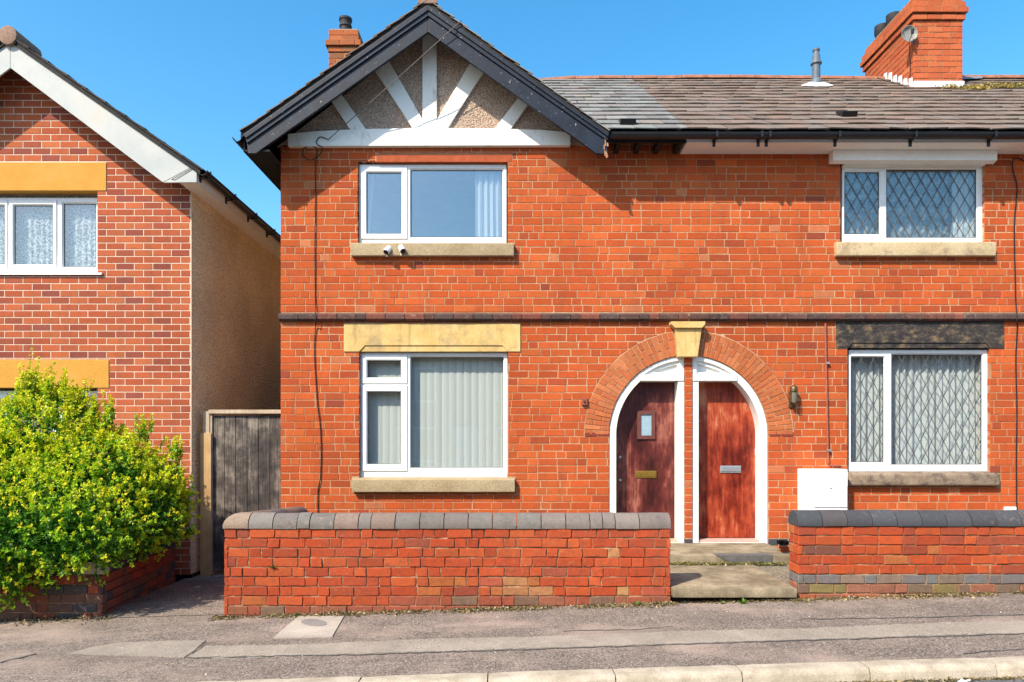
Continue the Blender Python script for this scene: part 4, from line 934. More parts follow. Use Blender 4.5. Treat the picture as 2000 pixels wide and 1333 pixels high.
for sg in (1, -1):
    F = Frame((NXA+sg*(ex_+0.08-NXA), NY-0.04, n_ap+0.025-NS*(ex_+0.08-NXA)), (0, 1, 0), (-sg*c_, 0, s__), (sg*s__, 0, c_)); b = MB()
    for k in range(10):
        for j in range(26):
            vs, fs = tile_geo(rr2, F, j*0.33, k*L/10, 0.325, L/10+0.06, 0.016, 0.03, 0.004, 0.003); b.add(vs, fs, pick(rr2, [(3, (0.06,0.055,0.052)), (2, (0.085,0.072,0.065))]))
    b.build('tiling', M['tile'], roof_n, kind='stuff')
b = MB(); n = 12; prof = [(NXA+X(1018, NY)*math.cos(i*2*math.pi/n)*1.0, Z(73, NY)+0.115*math.sin(i*2*math.pi/n)) for i in range(n)]
b.prism(prof[::-1], NY-0.05, NY+0.4); b.build('ridge_tile', M['ridge_stone'], roof_n, bevel=0.012, smooth=True)
# side eaves: fascia, soffit, gutter
for sg in (1, -1):
    fx = NXA+sg*(ex_-NXA); wx = NXA+sg*(NX1-NXA); xa, xb_ = sorted((fx, wx)); 
    MB().box(xa, xb_, NY+0.023, 8.1, ez, ez+0.012).build('soffit', M['fascia'], nb_h)
    xa, xb_ = sorted((fx, fx-sg*0.02)); MB().box(xa, xb_, NY+0.023, 8.1, ez-0.002, ez+0.135).build('fascia', M['fascia'], nb_h)
    gutter((fx+sg*0.066, NY-0.01, ez+0.14), (fx+sg*0.066, 8.1, ez+0.14), nb_h, 0.06)
for k in range(7):
    y = NY+0.08+k*0.75; b = MB(); b.box(ex_, ex_+0.135, y-.014, y+.014, ez+0.066, ez+0.078); b.box(ex_, ex_+0.015, y-.018, y+.018, ez+0.03, ez+0.12); b.box(ex_+.124, ex_+0.136, y-.014, y+.014, ez+0.07, ez+0.155); b.build('gutter_bracket', M['black_pvc'], nb_h)
b = MB(); b.tube([(X(376, -.3), -0.31, Z(330, -.3)), (X(340, -.3), -0.315, Z(350, -.3)), (X(322, -.25), -0.25, Z(360, -.25)), (X(308, -.05), -0.03, Z(366, -.05)), (X(303, -.02), -0.012, Z(372, -.02)), (X(306, -.02), -0.012, Z(377, -.02))], 0.004, 6)
tag(b.build('eaves_wire', M['cable_g']), 'thin grey wire running off the foot of the pale bargeboard', 'wire')

# ================================================================== ACROSS THE STREET (mirrored in the downstairs windows)
def far_house(x0, x1, wallc, lab):
    y0 = -17.0; z0 = gz((x0+x1)/2)-0.1; h = empty('opposite_house', ((x0+x1)/2, y0, z0), lab, 'house', 'houses across the street'); b = MB()
    b.box(x0, x1, y0-7, y0, z0, z0+5.0); b.build('wall', M[wallc], h)
    MB().prism_x([(y0+0.35, z0+4.95), (y0-3.5, z0+7.6), (y0-7.35, z0+4.95)], x0-.05, x1+.05).build('roof', M['terracotta'], h)
    xm = (x0+x1)/2
    for xa in (x0+0.9, x1-2.4):
        for za in (0.9, 3.1):
            f = MB().box(xa, xa+1.5, y0, y0+0.05, z0+za, z0+za+1.3).build('window', M['upvc'], h)
            MB().box(xa+.08, xa+.7, y0+0.051, y0+0.06, z0+za+.08, z0+za+1.22).build('pane', M['plastic_b'], f); MB().box(xa+.78, xa+1.42, y0+0.051, y0+0.06, z0+za+.08, z0+za+1.22).build('pane', M['plastic_b'], f)
    MB().box(xm-.45, xm+.45, y0, y0+0.05, z0+.1, z0+2.2).build('door', M['upvc'], h)
far_house(-13.5, -6.5, 'render', 'rendered house across the street, left of the camera'); far_house(-5.2, 1.8, 'terracotta', 'brick house across the street, behind the camera')
far_house(3.0, 10.0, 'render', 'rendered house across the street, right of the camera'); far_house(11.2, 18.2, 'terracotta', 'brick house across the street, far right of the camera')

# ================================================================== GARDEN WALLS
CP = [(o, h) for o, h in ((0.122, -0.012), (0.124, 0.02), (0.112, 0.058), (0.085, 0.095), (0.045, 0.119), (0.0, 0.127), (-0.045, 0.119), (-0.085, 0.095), (-0.112, 0.058), (-0.124, 0.02), (-0.122, -0.012))]
def coping_piece(rng, A, B, ea, eb, parent, col, drop=(0.0, 0.0)):
    """half-round coping brick from A to B along a wall; ea / eb: mitre slope at each end"""
    A = Vector(A); B = Vector(B); d = (B-A).normalized(); out = Vector((d.y, -d.x, 0)); vs = []; n = len(CP)
    ns = 3; ro = rng.uniform(-.003, .003); rz = rng.uniform(-.003, .003)
    for i in range(ns):
        t = i/(ns-1); P = A.lerp(B, t); m_ = ea*(1-t)+eb*t if i in (0, ns-1) else 0; dz = drop[0]*(1-t)+drop[1]*t
        sh = 0.994 if i in (0, ns-1) else 1.0
        for o, h in CP: vs.append(P + out*(o*sh+ro) + d*(m_*o) + Vector((0, 0, h*sh+rz+dz+rng.uniform(-.0012, .0012))))
    fs = [(i*n+j, i*n+j+1, (i+1)*n+j+1, (i+1)*n+j) for i in range(ns-1) for j in range(n-1)] + [tuple(range(n)), tuple(range(ns*n-1, (ns-1)*n-1, -1))] + [(0, n, 2*n, 2*n+n-1, n+n-1, n-1)]
    MB().add(vs, fs, col).build('coping_brick', M['coping'], parent, smooth=True)
WY = -2.0; TH = 0.22; CW = 18.85/sc(WY)
def wall_face(rng, F, L, ztop, zlow, pal, palf=None, ch=0.0045, jit=0.0045, pj=0.0045, depth=0.03, joint=0.0095):
    n = math.ceil((ztop-zlow)/CW); raw = lay(rng, 0, L, ztop-n*CW+joint*0.5, ztop, CW, 0.232, 0.114, joint, pal, palf=palf)
    out = []
    for p, c in raw:
        q = p
        if len(q) == 4 and rng.random() < 0.0: continue
        v, f = brick_geo(rng, q, F, 0.0, depth, ch, jit, pj, True); out.append((v, f, c))
    return out
GX0, GX1 = X(438, WY), X(1309, WY); GT = Z(1033, WY)
gw = empty('garden_wall', (GX0, WY, 0), 'long red brick garden wall with grey half-round coping, left of the path', 'wall', 'garden walls')
core = MB().box(GX0+.009, GX1-.009, WY+.009, WY+TH-.009, -0.3, GT); core.box(GX0+.009, GX0+TH-.009, WY+TH-.008, -0.03, -0.3, GT-0.10)
core = core.build('core', M['mortar_w'], gw)
r = random.Random(101)
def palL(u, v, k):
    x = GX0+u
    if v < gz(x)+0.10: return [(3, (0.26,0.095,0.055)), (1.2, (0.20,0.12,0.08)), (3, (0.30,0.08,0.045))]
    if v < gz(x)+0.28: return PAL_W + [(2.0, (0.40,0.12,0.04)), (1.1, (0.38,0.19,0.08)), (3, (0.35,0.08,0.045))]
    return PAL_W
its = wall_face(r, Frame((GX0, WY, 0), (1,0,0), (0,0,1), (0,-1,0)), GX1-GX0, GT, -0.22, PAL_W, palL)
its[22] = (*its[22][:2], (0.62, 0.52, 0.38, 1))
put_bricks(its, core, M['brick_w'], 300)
ot = wall_face(r, Frame((GX0, -0.03, 0), (0,-1,0), (0,0,1), (-1,0,0)), -0.03-WY, GT-0.10, -0.22, PAL_W) + wall_face(r, Frame((GX1, WY, 0), (0,1,0), (0,0,1), (1,0,0)), TH, GT, 0, PAL_W)
put_bricks(ot, core, M['brick_w'], 0, None, 'brick', 'return_brickwork')
PAL_CP = [(5, (0.185,0.163,0.146)), (4, (0.17,0.15,0.136)), (0.7, (0.205,0.16,0.13))]
yc = WY+TH/2; xc = GX0+TH/2; x = xc
cz_ = GT+0.012; first = True
while x < GX1-0.02:
    Lc = r.choice([0.226, 0.226, 0.226, 0.23, 0.118]); e = min(x+Lc, GX1+0.008)
    if GX1-e < 0.07: e = GX1+0.008
    coping_piece(r, (x+0.004, yc, cz_), (e-0.004, yc, cz_), -1.0 if first else 0.0, 0.0, gw, (0.27,0.20,0.15,1) if first else pick(r, PAL_CP)); first = False; x = e
y = yc; k = 0
while y < -0.1:                                            # the return towards the house, stepping down a little
    e = min(y+0.228, -0.05); f0 = -0.11*(y-yc)/1.8; f1 = -0.11*(e-yc)/1.8
    coping_piece(r, (xc, e-0.004, cz_), (xc, y+0.004, cz_), 0.0, 1.0 if k == 0 else 0.0, gw, pick(r, [(2, (0.22,0.15,0.12)), (2, (0.16,0.13,0.125))]), (f1, f0)); y = e; k += 1
# right wall
HX0 = X(1559, WY); HT = Z(1028, WY); HX1 = 8.2
hw = empty('garden_wall', (HX0, WY, 0), 'garden wall right of the path with dark blue-black coping and grey brick course', 'wall', 'garden walls')
core = MB().box(HX0+.009, HX1, WY+.009, WY+TH-.009, -0.2, HT).build('core', M['mortar_w'], hw)
def palR(u, v, k):
    d = HT-v
    if 0.46 < d < 0.56: return [(2, (0.20,0.155,0.115)), (3, (0.15,0.14,0.135)), (2, (0.17,0.165,0.16))]
    if d > 0.56: return [(3, (0.27,0.11,0.07)), (2, (0.17,0.115,0.08)), (2, (0.34,0.10,0.05)), (1, (0.21,0.17,0.07))]
    return PAL_W2
its = wall_face(r, Frame((HX0, WY, 0), (1,0,0), (0,0,1), (0,-1,0)), HX1-HX0, HT, -0.1, PAL_W2, palR, 0.0055, 0.0045, 0.004)
e_ = wall_face(r, Frame((HX0, WY+TH, 0), (0,-1,0), (0,0,1), (-1,0,0)), TH, HT, -0.1, PAL_W2, palR, 0.0055, 0.004, 0.003)
put_bricks(e_ + its, core, M['brick_w'], 300)
x = HX0-0.008
while x < HX1:
    Lc = 0.232; coping_piece(r, (x+0.004, yc, HT+0.012), (x+Lc-0.004, yc, HT+0.012), 0, 0, hw, pick(r, [(4, (0.062,0.064,0.072)), (2, (0.085,0.082,0.085)), (1, (0.10,0.085,0.08))])); x += Lc
# planter wall in front of the neighbour's house
PY = -1.82; PX1 = X(200, PY); PT = Z(1124, PY); PXB = -4.10
pw = empty('planter_wall', (PX1, PY, gz(PX1)), 'low shaded brick planter wall under the yellow-green shrub', 'wall', 'garden walls')
dv = Vector((PXB-PX1, -0.02-PY, 0)); Lr = dv.length; dv.normalize()
core = MB().box(-9.0, PX1-.02, PY+.009, PY+.10, -0.4, PT)
core.add([(PX1-.03, PY+.02, -0.4), (PXB-.012, -.02, -0.4), (PXB-.2, -.02, -0.4), (PX1-.2, PY+.02, -0.4), (PX1-.03, PY+.02, PT), (PXB-.012, -.02, PT), (PXB-.2, -.02, PT), (PX1-.2, PY+.02, PT)], [(0,1,5,4), (4,5,6,7), (1,2,6,5), (2,3,7,6)])
core = core.build('core', M['mortar_w'], pw)
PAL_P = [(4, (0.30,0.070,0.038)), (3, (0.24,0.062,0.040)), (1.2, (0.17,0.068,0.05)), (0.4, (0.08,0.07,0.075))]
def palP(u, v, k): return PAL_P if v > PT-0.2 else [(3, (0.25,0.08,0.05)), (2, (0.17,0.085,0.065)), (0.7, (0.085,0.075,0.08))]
its = wall_face(r, Frame((-9.0, PY, 0), (1,0,0), (0,0,1), (0,-1,0)), PX1+9.0, PT, -0.3, PAL_P, palP, 0.005, 0.002, 0.002)
its += wall_face(r, Frame((PX1, PY, 0), dv, (0,0,1), (dv.y, -dv.x, 0)), Lr, PT, -0.3, PAL_P, palP, 0.005, 0.002, 0.002)
put_bricks(its, core, M['brick_w'], 300)
a = 0.12
while a < Lr-0.05:                                          # brick-on-edge coping along the return
    F = Frame((PX1, PY, PT+0.008), dv, (0,0,1), (dv.y, -dv.x, 0)); b = MB()
    b.add([F(a+i, h+r.uniform(-.003, .003), w_) for w_ in (0.004, -0.2) for i, h in ((0,0),(0.07,0),(0.07,0.085),(0,0.085))], [(0,1,2,3),(7,6,5,4),(3,2,6,7),(0,3,7,4),(1,5,6,2)])
    b.c = [pick(r, PAL_BLUE)]*len(b.f); b.build('coping_brick', M['coping'], pw); a += 0.079
b = MB(); n = 8
prof = [(PX1-0.20, PT+.006), (PX1+0.008, PT+.006), (PX1+0.004, PT+0.07), (PX1-0.03, PT+0.115), (PX1-0.10, PT+0.125), (PX1-0.19, PT+0.11)]
b.prism(prof, PY-0.006, PY+0.12); b.build('corner_stone', M['kerb'], pw, bevel=0.018, smooth=True)
x = PX1-0.21
while x > -9:
    b = MB().box(x-0.072, x, PY-0.003, PY+0.2, PT+.006, PT+0.09+r.uniform(-.004, .004)); b.c = [pick(r, PAL_BLUE)]*len(b.f); b.build('coping_brick', M['coping'], pw); x -= 0.079

# front gardens, path and step
tag(MB().add([(GX0+.1, WY+.15, 0.18), (1.5, WY+.15, 0.18), (1.5, 0.02, 0.2), (GX0+.1, 0.02, 0.2)], [(0,1,2,3)]).build('front_garden', M['gravel']), kind='structure')
tag(MB().add([(2.6, WY+.15, 0.18), (9.5, WY+.15, 0.18), (9.5, 0.02, 0.2), (2.6, 0.02, 0.2)], [(0,1,2,3)]).build('front_garden', M['gravel']), kind='structure')
tag(MB().add([(-9.2, PY+.08, 0.2), (PX1-.05, PY+.08, 0.2), (PXB-.05, 0.02, 0.2), (-9.2, 0.02, 0.2)], [(0,1,2,3)]).build('planter_soil', M['soil']), kind='structure')
pa = MB().box(1.42, 2.75, -1.93, -0.1, -0.2, 0.115).build('garden_path', M['soil']); tag(pa, kind='structure')
SX0, SX1 = X(1314, -2.06), X(1557, -2.06); r = random.Random(66)
def slab(x0, x1, y0, y1, z0, z1, m='slab', bev=0.012, nm='paving_slab', parent=pa):
    return MB().box(x0, x1, y0, y1, z0, z1).build(nm, M[m], parent, bevel=bev, smooth=True)
slab(SX0, SX1, -2.065, -1.42, 0.112, 0.197)
xm = X(1455, -1.2)
slab(SX0, xm-.004, -1.415, -0.80, 0.118, 0.199); slab(xm+.004, SX1+.02, -1.415, -0.80, 0.119, 0.203)
st = slab(1.40, X(1541, -.8), -0.82, 0.06, 0.12, 0.300, bev=0.02, nm='door_step')
st2 = slab(1.44, X(1541, -.7), -0.46, 0.045, 0.29, 0.312, bev=0.008, nm='step_top')
q = [(X(1398,-.83), Z(1081,-.83)), (X(1512,-.83), Z(1081,-.83)), (X(1496,-.83), Z(1103,-.83)), (X(1428,-.83), Z(1104,-.83))]
b = MB().prism([(X(1398,-.83), 0.304), (X(1510,-.83), 0.304), (X(1508,-.83), 0.215), (X(1430,-.83), 0.207)][::-1], -0.828, -0.70); b.build('cement_patch', M['patch_dark'], pa, bevel=0.006)
MB().box(X(1520,-.1), X(1537,-.1), -0.16, -0.05, 0.313, 0.36).build('loose_brick', M['coping'], pa, bevel=0.008)

# ================================================================== GATE
GTY = 0.16
gt = empty('side_gate', (X(470, GTY), GTY, gz(-3.3)), 'weathered grey plank gate in the passage between the two houses', 'gate')
r = random.Random(12); gl, gr = X(416, GTY), XL-0.01
nb_ = 6; bw = (gr-0.035-gl)/nb_
for k in range(nb_):
    a = gl+k*bw; z1 = Z(814, GTY)+r.uniform(-.008, .008)
    MB().box(a+.003, a+bw-.003, GTY+r.uniform(-.004, .004), GTY+0.03, -0.06, z1).build('board', M['gate_wood'], gt, bevel=0.003)
MB().box(gr-0.03, gr, GTY-0.03, GTY+0.02, -0.1, Z(806, GTY)).build('jamb_post', M['gate_wood'], gt, bevel=0.003)
MB().box(gl-0.028, gl-0.004, GTY-0.02, GTY+0.04, -0.1, Z(808, GTY)).build('jamb_post', M['rail_wood'], gt, bevel=0.003)
MB().box(gl+0.005, gr-0.03, GTY+0.031, GTY+0.06, Z(830, GTY), Z(812, GTY)).build('rail', M['gate_wood'], gt)
MB().box(gl+0.005, gr-0.03, GTY+0.031, GTY+0.06, 0.3, 0.4).build('rail', M['gate_wood'], gt)
MB().box(X(410, GTY), gr, GTY-0.045, GTY+0.05, Z(808.5, GTY), Z(801, GTY)).build('top_rail', M['rail_wood'], gt, bevel=0.004)
MB().box(X(398, GTY), X(411, GTY), GTY-0.03, GTY+0.03, -0.1, Z(804, GTY)).build('gate_post', M['rail_wood'], gt, bevel=0.004)
MB().box(X(391, GTY-.05), X(412, GTY-.05), GTY-0.05, GTY-0.031, gz(-3.8)+0.0, Z(846, GTY-.05)).build('post_board', M['post_wood'], gt, bevel=0.004, label='pale new timber board on the post')

# ================================================================== BLINDS AND CURTAINS
def pleat(name, px0, px1, py0, py1, y, amp, pitch, m, seed, label, taper=0.0, cat='curtain', wob=0.25, topw=0.0):
    rr_ = random.Random(seed); x0, x1 = X(px0, y), X(px1, y); z0, z1 = Z(py1, y), Z(py0, y); n = max(24, int((x1-x0)/pitch*10)); nz = 6; vs = []
    ph = [rr_.uniform(-1, 1) for _ in range(40)]
    for j in range(nz+1):
        t = j/nz; z = z0+(z1-z0)*t
        for i in range(n+1):
            u = (x1-x0)*i/n; a = u/pitch*2*math.pi + wob*4*math.sin(u*5+ph[0]*3) ; fl = 1-0.35*t
            zz = z if not topw else z0+(z1-z0)*t*(1-topw*(0.5+0.5*math.sin(u*13+1)))
            vs.append((x0+u*(1-taper*(1-t)), y+amp*fl*(math.sin(a)+0.3*math.sin(2.3*a+ph[1]*3+t)), zz))
    fs = [(j*(n+1)+i, j*(n+1)+i+1, (j+1)*(n+1)+i+1, (j+1)*(n+1)+i) for j in range(nz) for i in range(n)]
    return tag(MB().add(vs, fs).build(name, M[m], smooth=True), label, cat)
pleat('curtain', 928, 990, 318, 470, 0.15, 0.022, 0.075, 'curtain', 1, 'white curtain at the right side of the upstairs window under the gable')
pleat('curtain', 698, 733, 318, 470, 0.22, 0.02, 0.07, 'curtain', 2, 'drawn-back white curtain at the left edge of the upstairs gable window', 0.35)
vb = empty('vertical_blind', (X(850), 0.2, Z(930)), 'white vertical slat blind in the downstairs window of the gabled house', 'blind')
r = random.Random(19); YB_ = 0.19; pitch = 0.092; x = X(700, YB_)
MB().box(X(698, YB_), X(996, YB_), YB_-0.02, YB_+0.03, Z(693, YB_), Z(683, YB_)).build('headrail', M['plastic_w'], vb)
while x < X(992, YB_):
    a = rad(9+r.uniform(-4, 4)); dx, dy = math.cos(a), math.sin(a); b = MB(); hw_ = 0.0625; vs = []
    tilt = r.uniform(-.004, .004)
    for j, z in enumerate((Z(926, YB_), Z(694, YB_))):
        for i in range(5):
            t = (i/4-0.5)*2; vs.append((x+dx*hw_*t+tilt*(1-j), YB_+dy*hw_*t-0.008*(1-t*t), z))
    b.add(vs, [(i, i+1, 6+i, 5+i) for i in range(4)]); b.build('slat', M['blind'], vb, smooth=True); x += pitch
pleat('curtain', 1640, 1930, 318, 480, 0.20, 0.02, 0.09, 'net', 3, 'sheer net curtain behind the upstairs lattice window')
pleat('curtain', 1858, 1926, 318, 480, 0.15, 0.02, 0.07, 'curtain', 13, 'white curtain at the right edge of the upstairs lattice window', 0.0)
pleat('curtain', 1652, 1936, 680, 925, 0.20, 0.026, 0.085, 'curtain', 4, 'pleated white curtain behind the downstairs lattice window')
pleat('curtain', -148, 190, 380, 536, 0.20, 0.008, 0.075, 'lace', 7, 'white net curtain in the upstairs window with the ochre lintel')
pleat('curtain', -148, 190, 755, 966, 0.24, 0.012, 0.06, 'net', 8, 'net curtain in the downstairs window behind the shrub')

# ================================================================== FITTINGS ON THE WALLS
def camera_unit(px, py, lab, flip):
    y = -0.095; s = sc(y); c = (X(px, y), y, Z(py, y))
    root = empty('security_camera', (c[0], -0.08, c[2]), lab, 'security camera', 'security cameras')
    d = Vector((flip*0.35, -0.55, -0.65)).normalized(); P = Vector(c)
    MB().tube([P-d*0.05, P-d*0.045, P-d*0.01, P+d*0.035, P+d*0.042], [0.02, 0.034, 0.038, 0.038, 0.034], 14).build('body', M['plastic_w'], root, smooth=True)
    MB().tube([P+d*0.0425, P+d*0.05], [0.033, 0.029], 14).build('lens', M['plastic_b'], root, smooth=True)
    MB().tube([(c[0]-0.005*flip, -0.06, c[2]+0.06), P+Vector((0, 0.02, 0.03)), P], 0.011, 8).build('bracket', M['plastic_w'], root, smooth=True)
    MB().tube([P+Vector((-.012, 0.01, -.03)), P+Vector((-.012, 0.012, -.075))], 0.006, 6).build('aerial', M['plastic_w'], root)
camera_unit(757, 489, 'white security camera under the gable window, the left of the two', -1)
camera_unit(785, 487, 'white security camera under the gable window, the right of the two', 1)
# bulkhead lamp by the right-hand door
lx, lz = X(1550, -.07), Z(775, -.07)
lp = empty('wall_lamp', (lx, 0, lz-0.12), 'tarnished brass bulkhead lamp beside the right-hand door', 'lamp')
MB().box(lx-0.035, lx+0.035, -0.02, 0.0, lz-0.13, lz+0.07).build('back_plate', M['brass_d'], lp, bevel=0.006)
MB().lathe([(0.03, 0.05), (0.045, 0.06), (0.046, 0.10), (0.035, 0.125), (0.015, 0.135)], (lx, -0.075, lz), 14).build('cap', M['brass_d'], lp, smooth=True)
MB().lathe([(0.02, -0.085), (0.036, -0.07), (0.04, -0.02), (0.038, 0.05)], (lx, -0.075, lz), 14).build('glass_jar', M['lamp_glass'], lp, smooth=True)
for k in range(4):
    a = k*math.pi/2+0.5; MB().tube([(lx+.05*math.cos(a), -0.075+.05*math.sin(a), lz+0.07), (lx+.05*math.cos(a), -0.075+.05*math.sin(a), lz-0.06), (lx+.02*math.cos(a), -0.075+.02*math.sin(a), lz-0.1)], 0.005, 6).build('guard_bar', M['brass_d'], lp)
MB().tube([(lx, -0.01, lz+0.09), (lx, -0.075, lz+0.11)], 0.014, 8).build('arm', M['brass_d'], lp)
b = MB(); b.box(X(1136), X(1147), -0.035, 0.0, Z(792), Z(778)); bell = tag(b.build('bell_box', simple('rusty_box', (0.26,0.07,0.045), 0.3, 30), bevel=0.006), 'small rusty red box on the brickwork left of the arch', 'box')
MB().lathe([(0.014, 0.0), (0.012, -0.012)], (X(1141), -0.036, Z(785)), 10, 'y').build('knob', M['brass_d'], bell, smooth=True)
# gas pipe and meter box
b = MB(); px = [(1612, 632), (1613, 700), (1615, 780), (1617, 880), (1618, 905), (1621, 909), (1640, 910), (1644, 913), (1644, 922)]
b.tube([(X(a, -.02), -0.022, Z(c, -.02)) for a, c in px], 0.0115, 8)
gp_ = tag(b.build('gas_pipe', M['pipe_red'], smooth=True), 'thin red-brown pipe running down to the white meter box', 'pipe')
for a, c in ((1615, 710), (1617, 880)): MB().box(X(a-3), X(a+3), -0.038, 0.0, Z(c+2), Z(c-2)).build('pipe_clip', M['steel'], gp_)
y0 = -0.21; mb = MB().box(X(1571, y0), X(1656, y0), y0, 0.0, Z(1020, y0), Z(917, y0)).build('meter_box', M['plastic_w'], bevel=0.012, smooth=True)
tag(mb, 'white plastic meter box on the wall behind the right garden wall', 'meter box')
MB().box(X(1590, y0), X(1654, y0), y0-0.012, y0+0.002, Z(991, y0), Z(948, y0)).build('meter_door', M['plastic_w'], mb, bevel=0.005)
MB().lathe([(0.008, 0.0), (0.007, -0.006)], (X(1622, y0), y0-0.012, Z(954, y0)), 10, 'y').build('key_hole', M['plastic_b'], mb)
# cables
def cable(name, pts, rd, m, lab, sub=6):
    P = [Vector((X(a, y), y, Z(c, y))) for a, c, y in pts]; out = []
    for i in range(len(P)-1):
        p0, p1, p2, p3 = P[max(i-1, 0)], P[i], P[i+1], P[min(i+2, len(P)-1)]
        for k in range(sub):
            t = k/sub; out.append(0.5*((2*p1)+(-p0+p2)*t+(2*p0-5*p1+4*p2-p3)*t*t+(-p0+3*p1-3*p2+p3)*t**3))
    out.append(P[-1]); return tag(MB().tube(out, rd, 6).build(name, M[m], smooth=True), lab, 'cable')
cable('telephone_cable', [(902, 40, -0.46), (840, 96, -0.43), (760, 168, -0.33), (690, 230, -0.20), (640, 274, -0.10)], 0.0052, 'cable_g', 'thin grey cable slanting across the gable from the bargeboard', 4)
cable('wall_cable', [(641, 273, -.09), (625, 268, -.09), (618, 280, -.08), (630, 290, -.07), (622, 305, -.05), (606, 313, -.04), (592, 304, -.04), (593, 291, -.04), (606, 286, -.04), (619, 293, -.03), (616, 320, -.015), (616, 400, -.012), (615, 500, -.013), (616, 590, -.012), (616, 612, -.05), (616, 628, -.064), (616, 640, -.02), (614, 690, -.012), (618, 760, -.013), (620, 790, -.012), (625, 830, -.013), (627, 870, -.012), (626, 930, -.012), (621, 960, -.012), (621, 1010, -.012)], 0.0058, 'cable', 'dark cable looped under the gable and running down beside the left windows')
cable('wall_cable', [(2002, 316, -.02), (1990, 310, -.03), (1979, 312, -.02), (1978, 330, -.012), (1986, 360, -.012), (1986, 380, -.012), (1982, 420, -.012), (1981, 470, -.013), (1983, 550, -.012), (1984, 590, -.012), (1986, 612, -.05), (1986, 628, -.064), (1987, 640, -.02), (1984, 700, -.012), (1986, 800, -.012), (1985, 900, -.012), (1986, 1000, -.012)], 0.0075, 'cable', 'dark cable running down the wall at the right edge of the photo')
tag(MB().box(X(1960), X(1982), -0.03, 0.0, Z(1000), Z(990)).build('cable_box', M['plastic_w'], bevel=0.004), 'small white cable box low on the wall at the right edge', 'box')
# little dish on the chimney corner
dy = cy-0.06; c = Vector((X(1779, dy), dy, Z(67, dy)))
ds = empty('satellite_dish', (cx0, cy, c.z-0.15), 'small round grey dish fixed to the corner of the big chimney', 'satellite dish')
b = MB(); b.lathe([(0.02, 0.035), (0.07, 0.028), (0.115, 0.008), (0.13, -0.02), (0.122, -0.02), (0.105, 0.0), (0.06, 0.016), (0.01, 0.02)], (c.x-0.03, c.y, c.z), 20, 'y'); b.build('dish', simple('weathered_dish', (0.24,0.235,0.22), 0.45, 25, 0.6, 0.3), ds, smooth=True)
MB().tube([c+Vector((-.03, .03, 0)), c+Vector((0.03, 0.07, -.05)), (cx0+.03, cy, c.z-0.12)], 0.013, 8).build('bracket', M['pipe_grey'], ds, smooth=True)
MB().tube([c+Vector((-.03, 0, -.12)), c+Vector((-.03, -.1, -.03))], 0.008, 6).build('feed_arm', M['pipe_grey'], ds)
MB().tube([c+Vector((-.03, -.10, -.05)), c+Vector((-.03, -.10, 0.02))], 0.022, 8).build('feed_horn', M['plastic_b'], ds, smooth=True)
MB().tube([c+Vector((0.0, 0.05, -.1)), (cx0-0.012, cy+0.08, c.z-0.4), (cx0-0.012, cy+0.1, c.z-0.75)], 0.006, 6).build('lead_wire', M['cable'], ds)

# ================================================================== SHRUB
r = random.Random(2024)
sx, sy = X(70, -1.0), -1.0
sh = empty('golden_privet_shrub', (sx, sy, 0.2), 'big yellow-green leafy shrub spilling over the low planter wall', 'shrub')
def pt(px, py, y): return Vector((X(px, y), y, Z(py, y)))
LOBES = [(pt(95, 1035, -1.86), (0.70, 0.44, 0.34)), (pt(-40, 1050, -1.86), (0.6, 0.44, 0.36)), (pt(35, 985, -1.0), (1.36, 0.78, 0.70)), (pt(200, 980, -1.15), (0.66, 0.64, 0.56)), (pt(95, 868, -0.95), (0.46, 0.50, 0.42)), (pt(185, 905, -1.0), (0.36, 0.45, 0.32)), (pt(45, 925, -1.1), (0.55, 0.5, 0.46)),
         (pt(30, 1020, -1.68), (0.92, 0.50, 0.46)), (pt(268, 975, -1.0), (0.37, 0.5, 0.38)), (pt(-120, 960, -1.1), (0.9, 0.8, 0.78)), (pt(240, 1010, -1.3), (0.46, 0.42, 0.27)), (pt(292, 1008, -1.05), (0.27, 0.35, 0.24)), (pt(140, 1040, -1.78), (0.42, 0.32, 0.26)), (pt(0, 1100, -1.90), (0.42, 0.30, 0.23))]
def inside(p, k=1.0): return any(sum(((p[i]-c[i])/(R_[i]*k))**2 for i in range(3)) < 1 for c, R_ in LOBES)
LB = MB(); TW = MB()
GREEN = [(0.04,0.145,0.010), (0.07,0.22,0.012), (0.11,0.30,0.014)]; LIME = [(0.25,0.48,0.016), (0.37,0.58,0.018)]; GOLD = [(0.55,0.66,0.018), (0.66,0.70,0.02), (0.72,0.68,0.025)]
def leaf(p, d, L, wd, col):
    d = d.normalized(); a = Vector((r.uniform(-1, 1), r.uniform(-1, 1), r.uniform(-0.3, 1))); s = d.cross(a)
    if s.length < 1e-3: return
    s.normalize(); n = s.cross(d)
    LB.add([p, p+d*L*0.5+s*wd+n*wd*0.5, p+d*L, p+d*L*0.5-s*wd+n*wd*0.5], [(0,1,2), (0,2,3)], col)
def tintc(c): 
    j = r.uniform(0.8, 1.2); return (c[0]*j*r.uniform(.92, 1.08), c[1]*j, c[2]*j, 1)
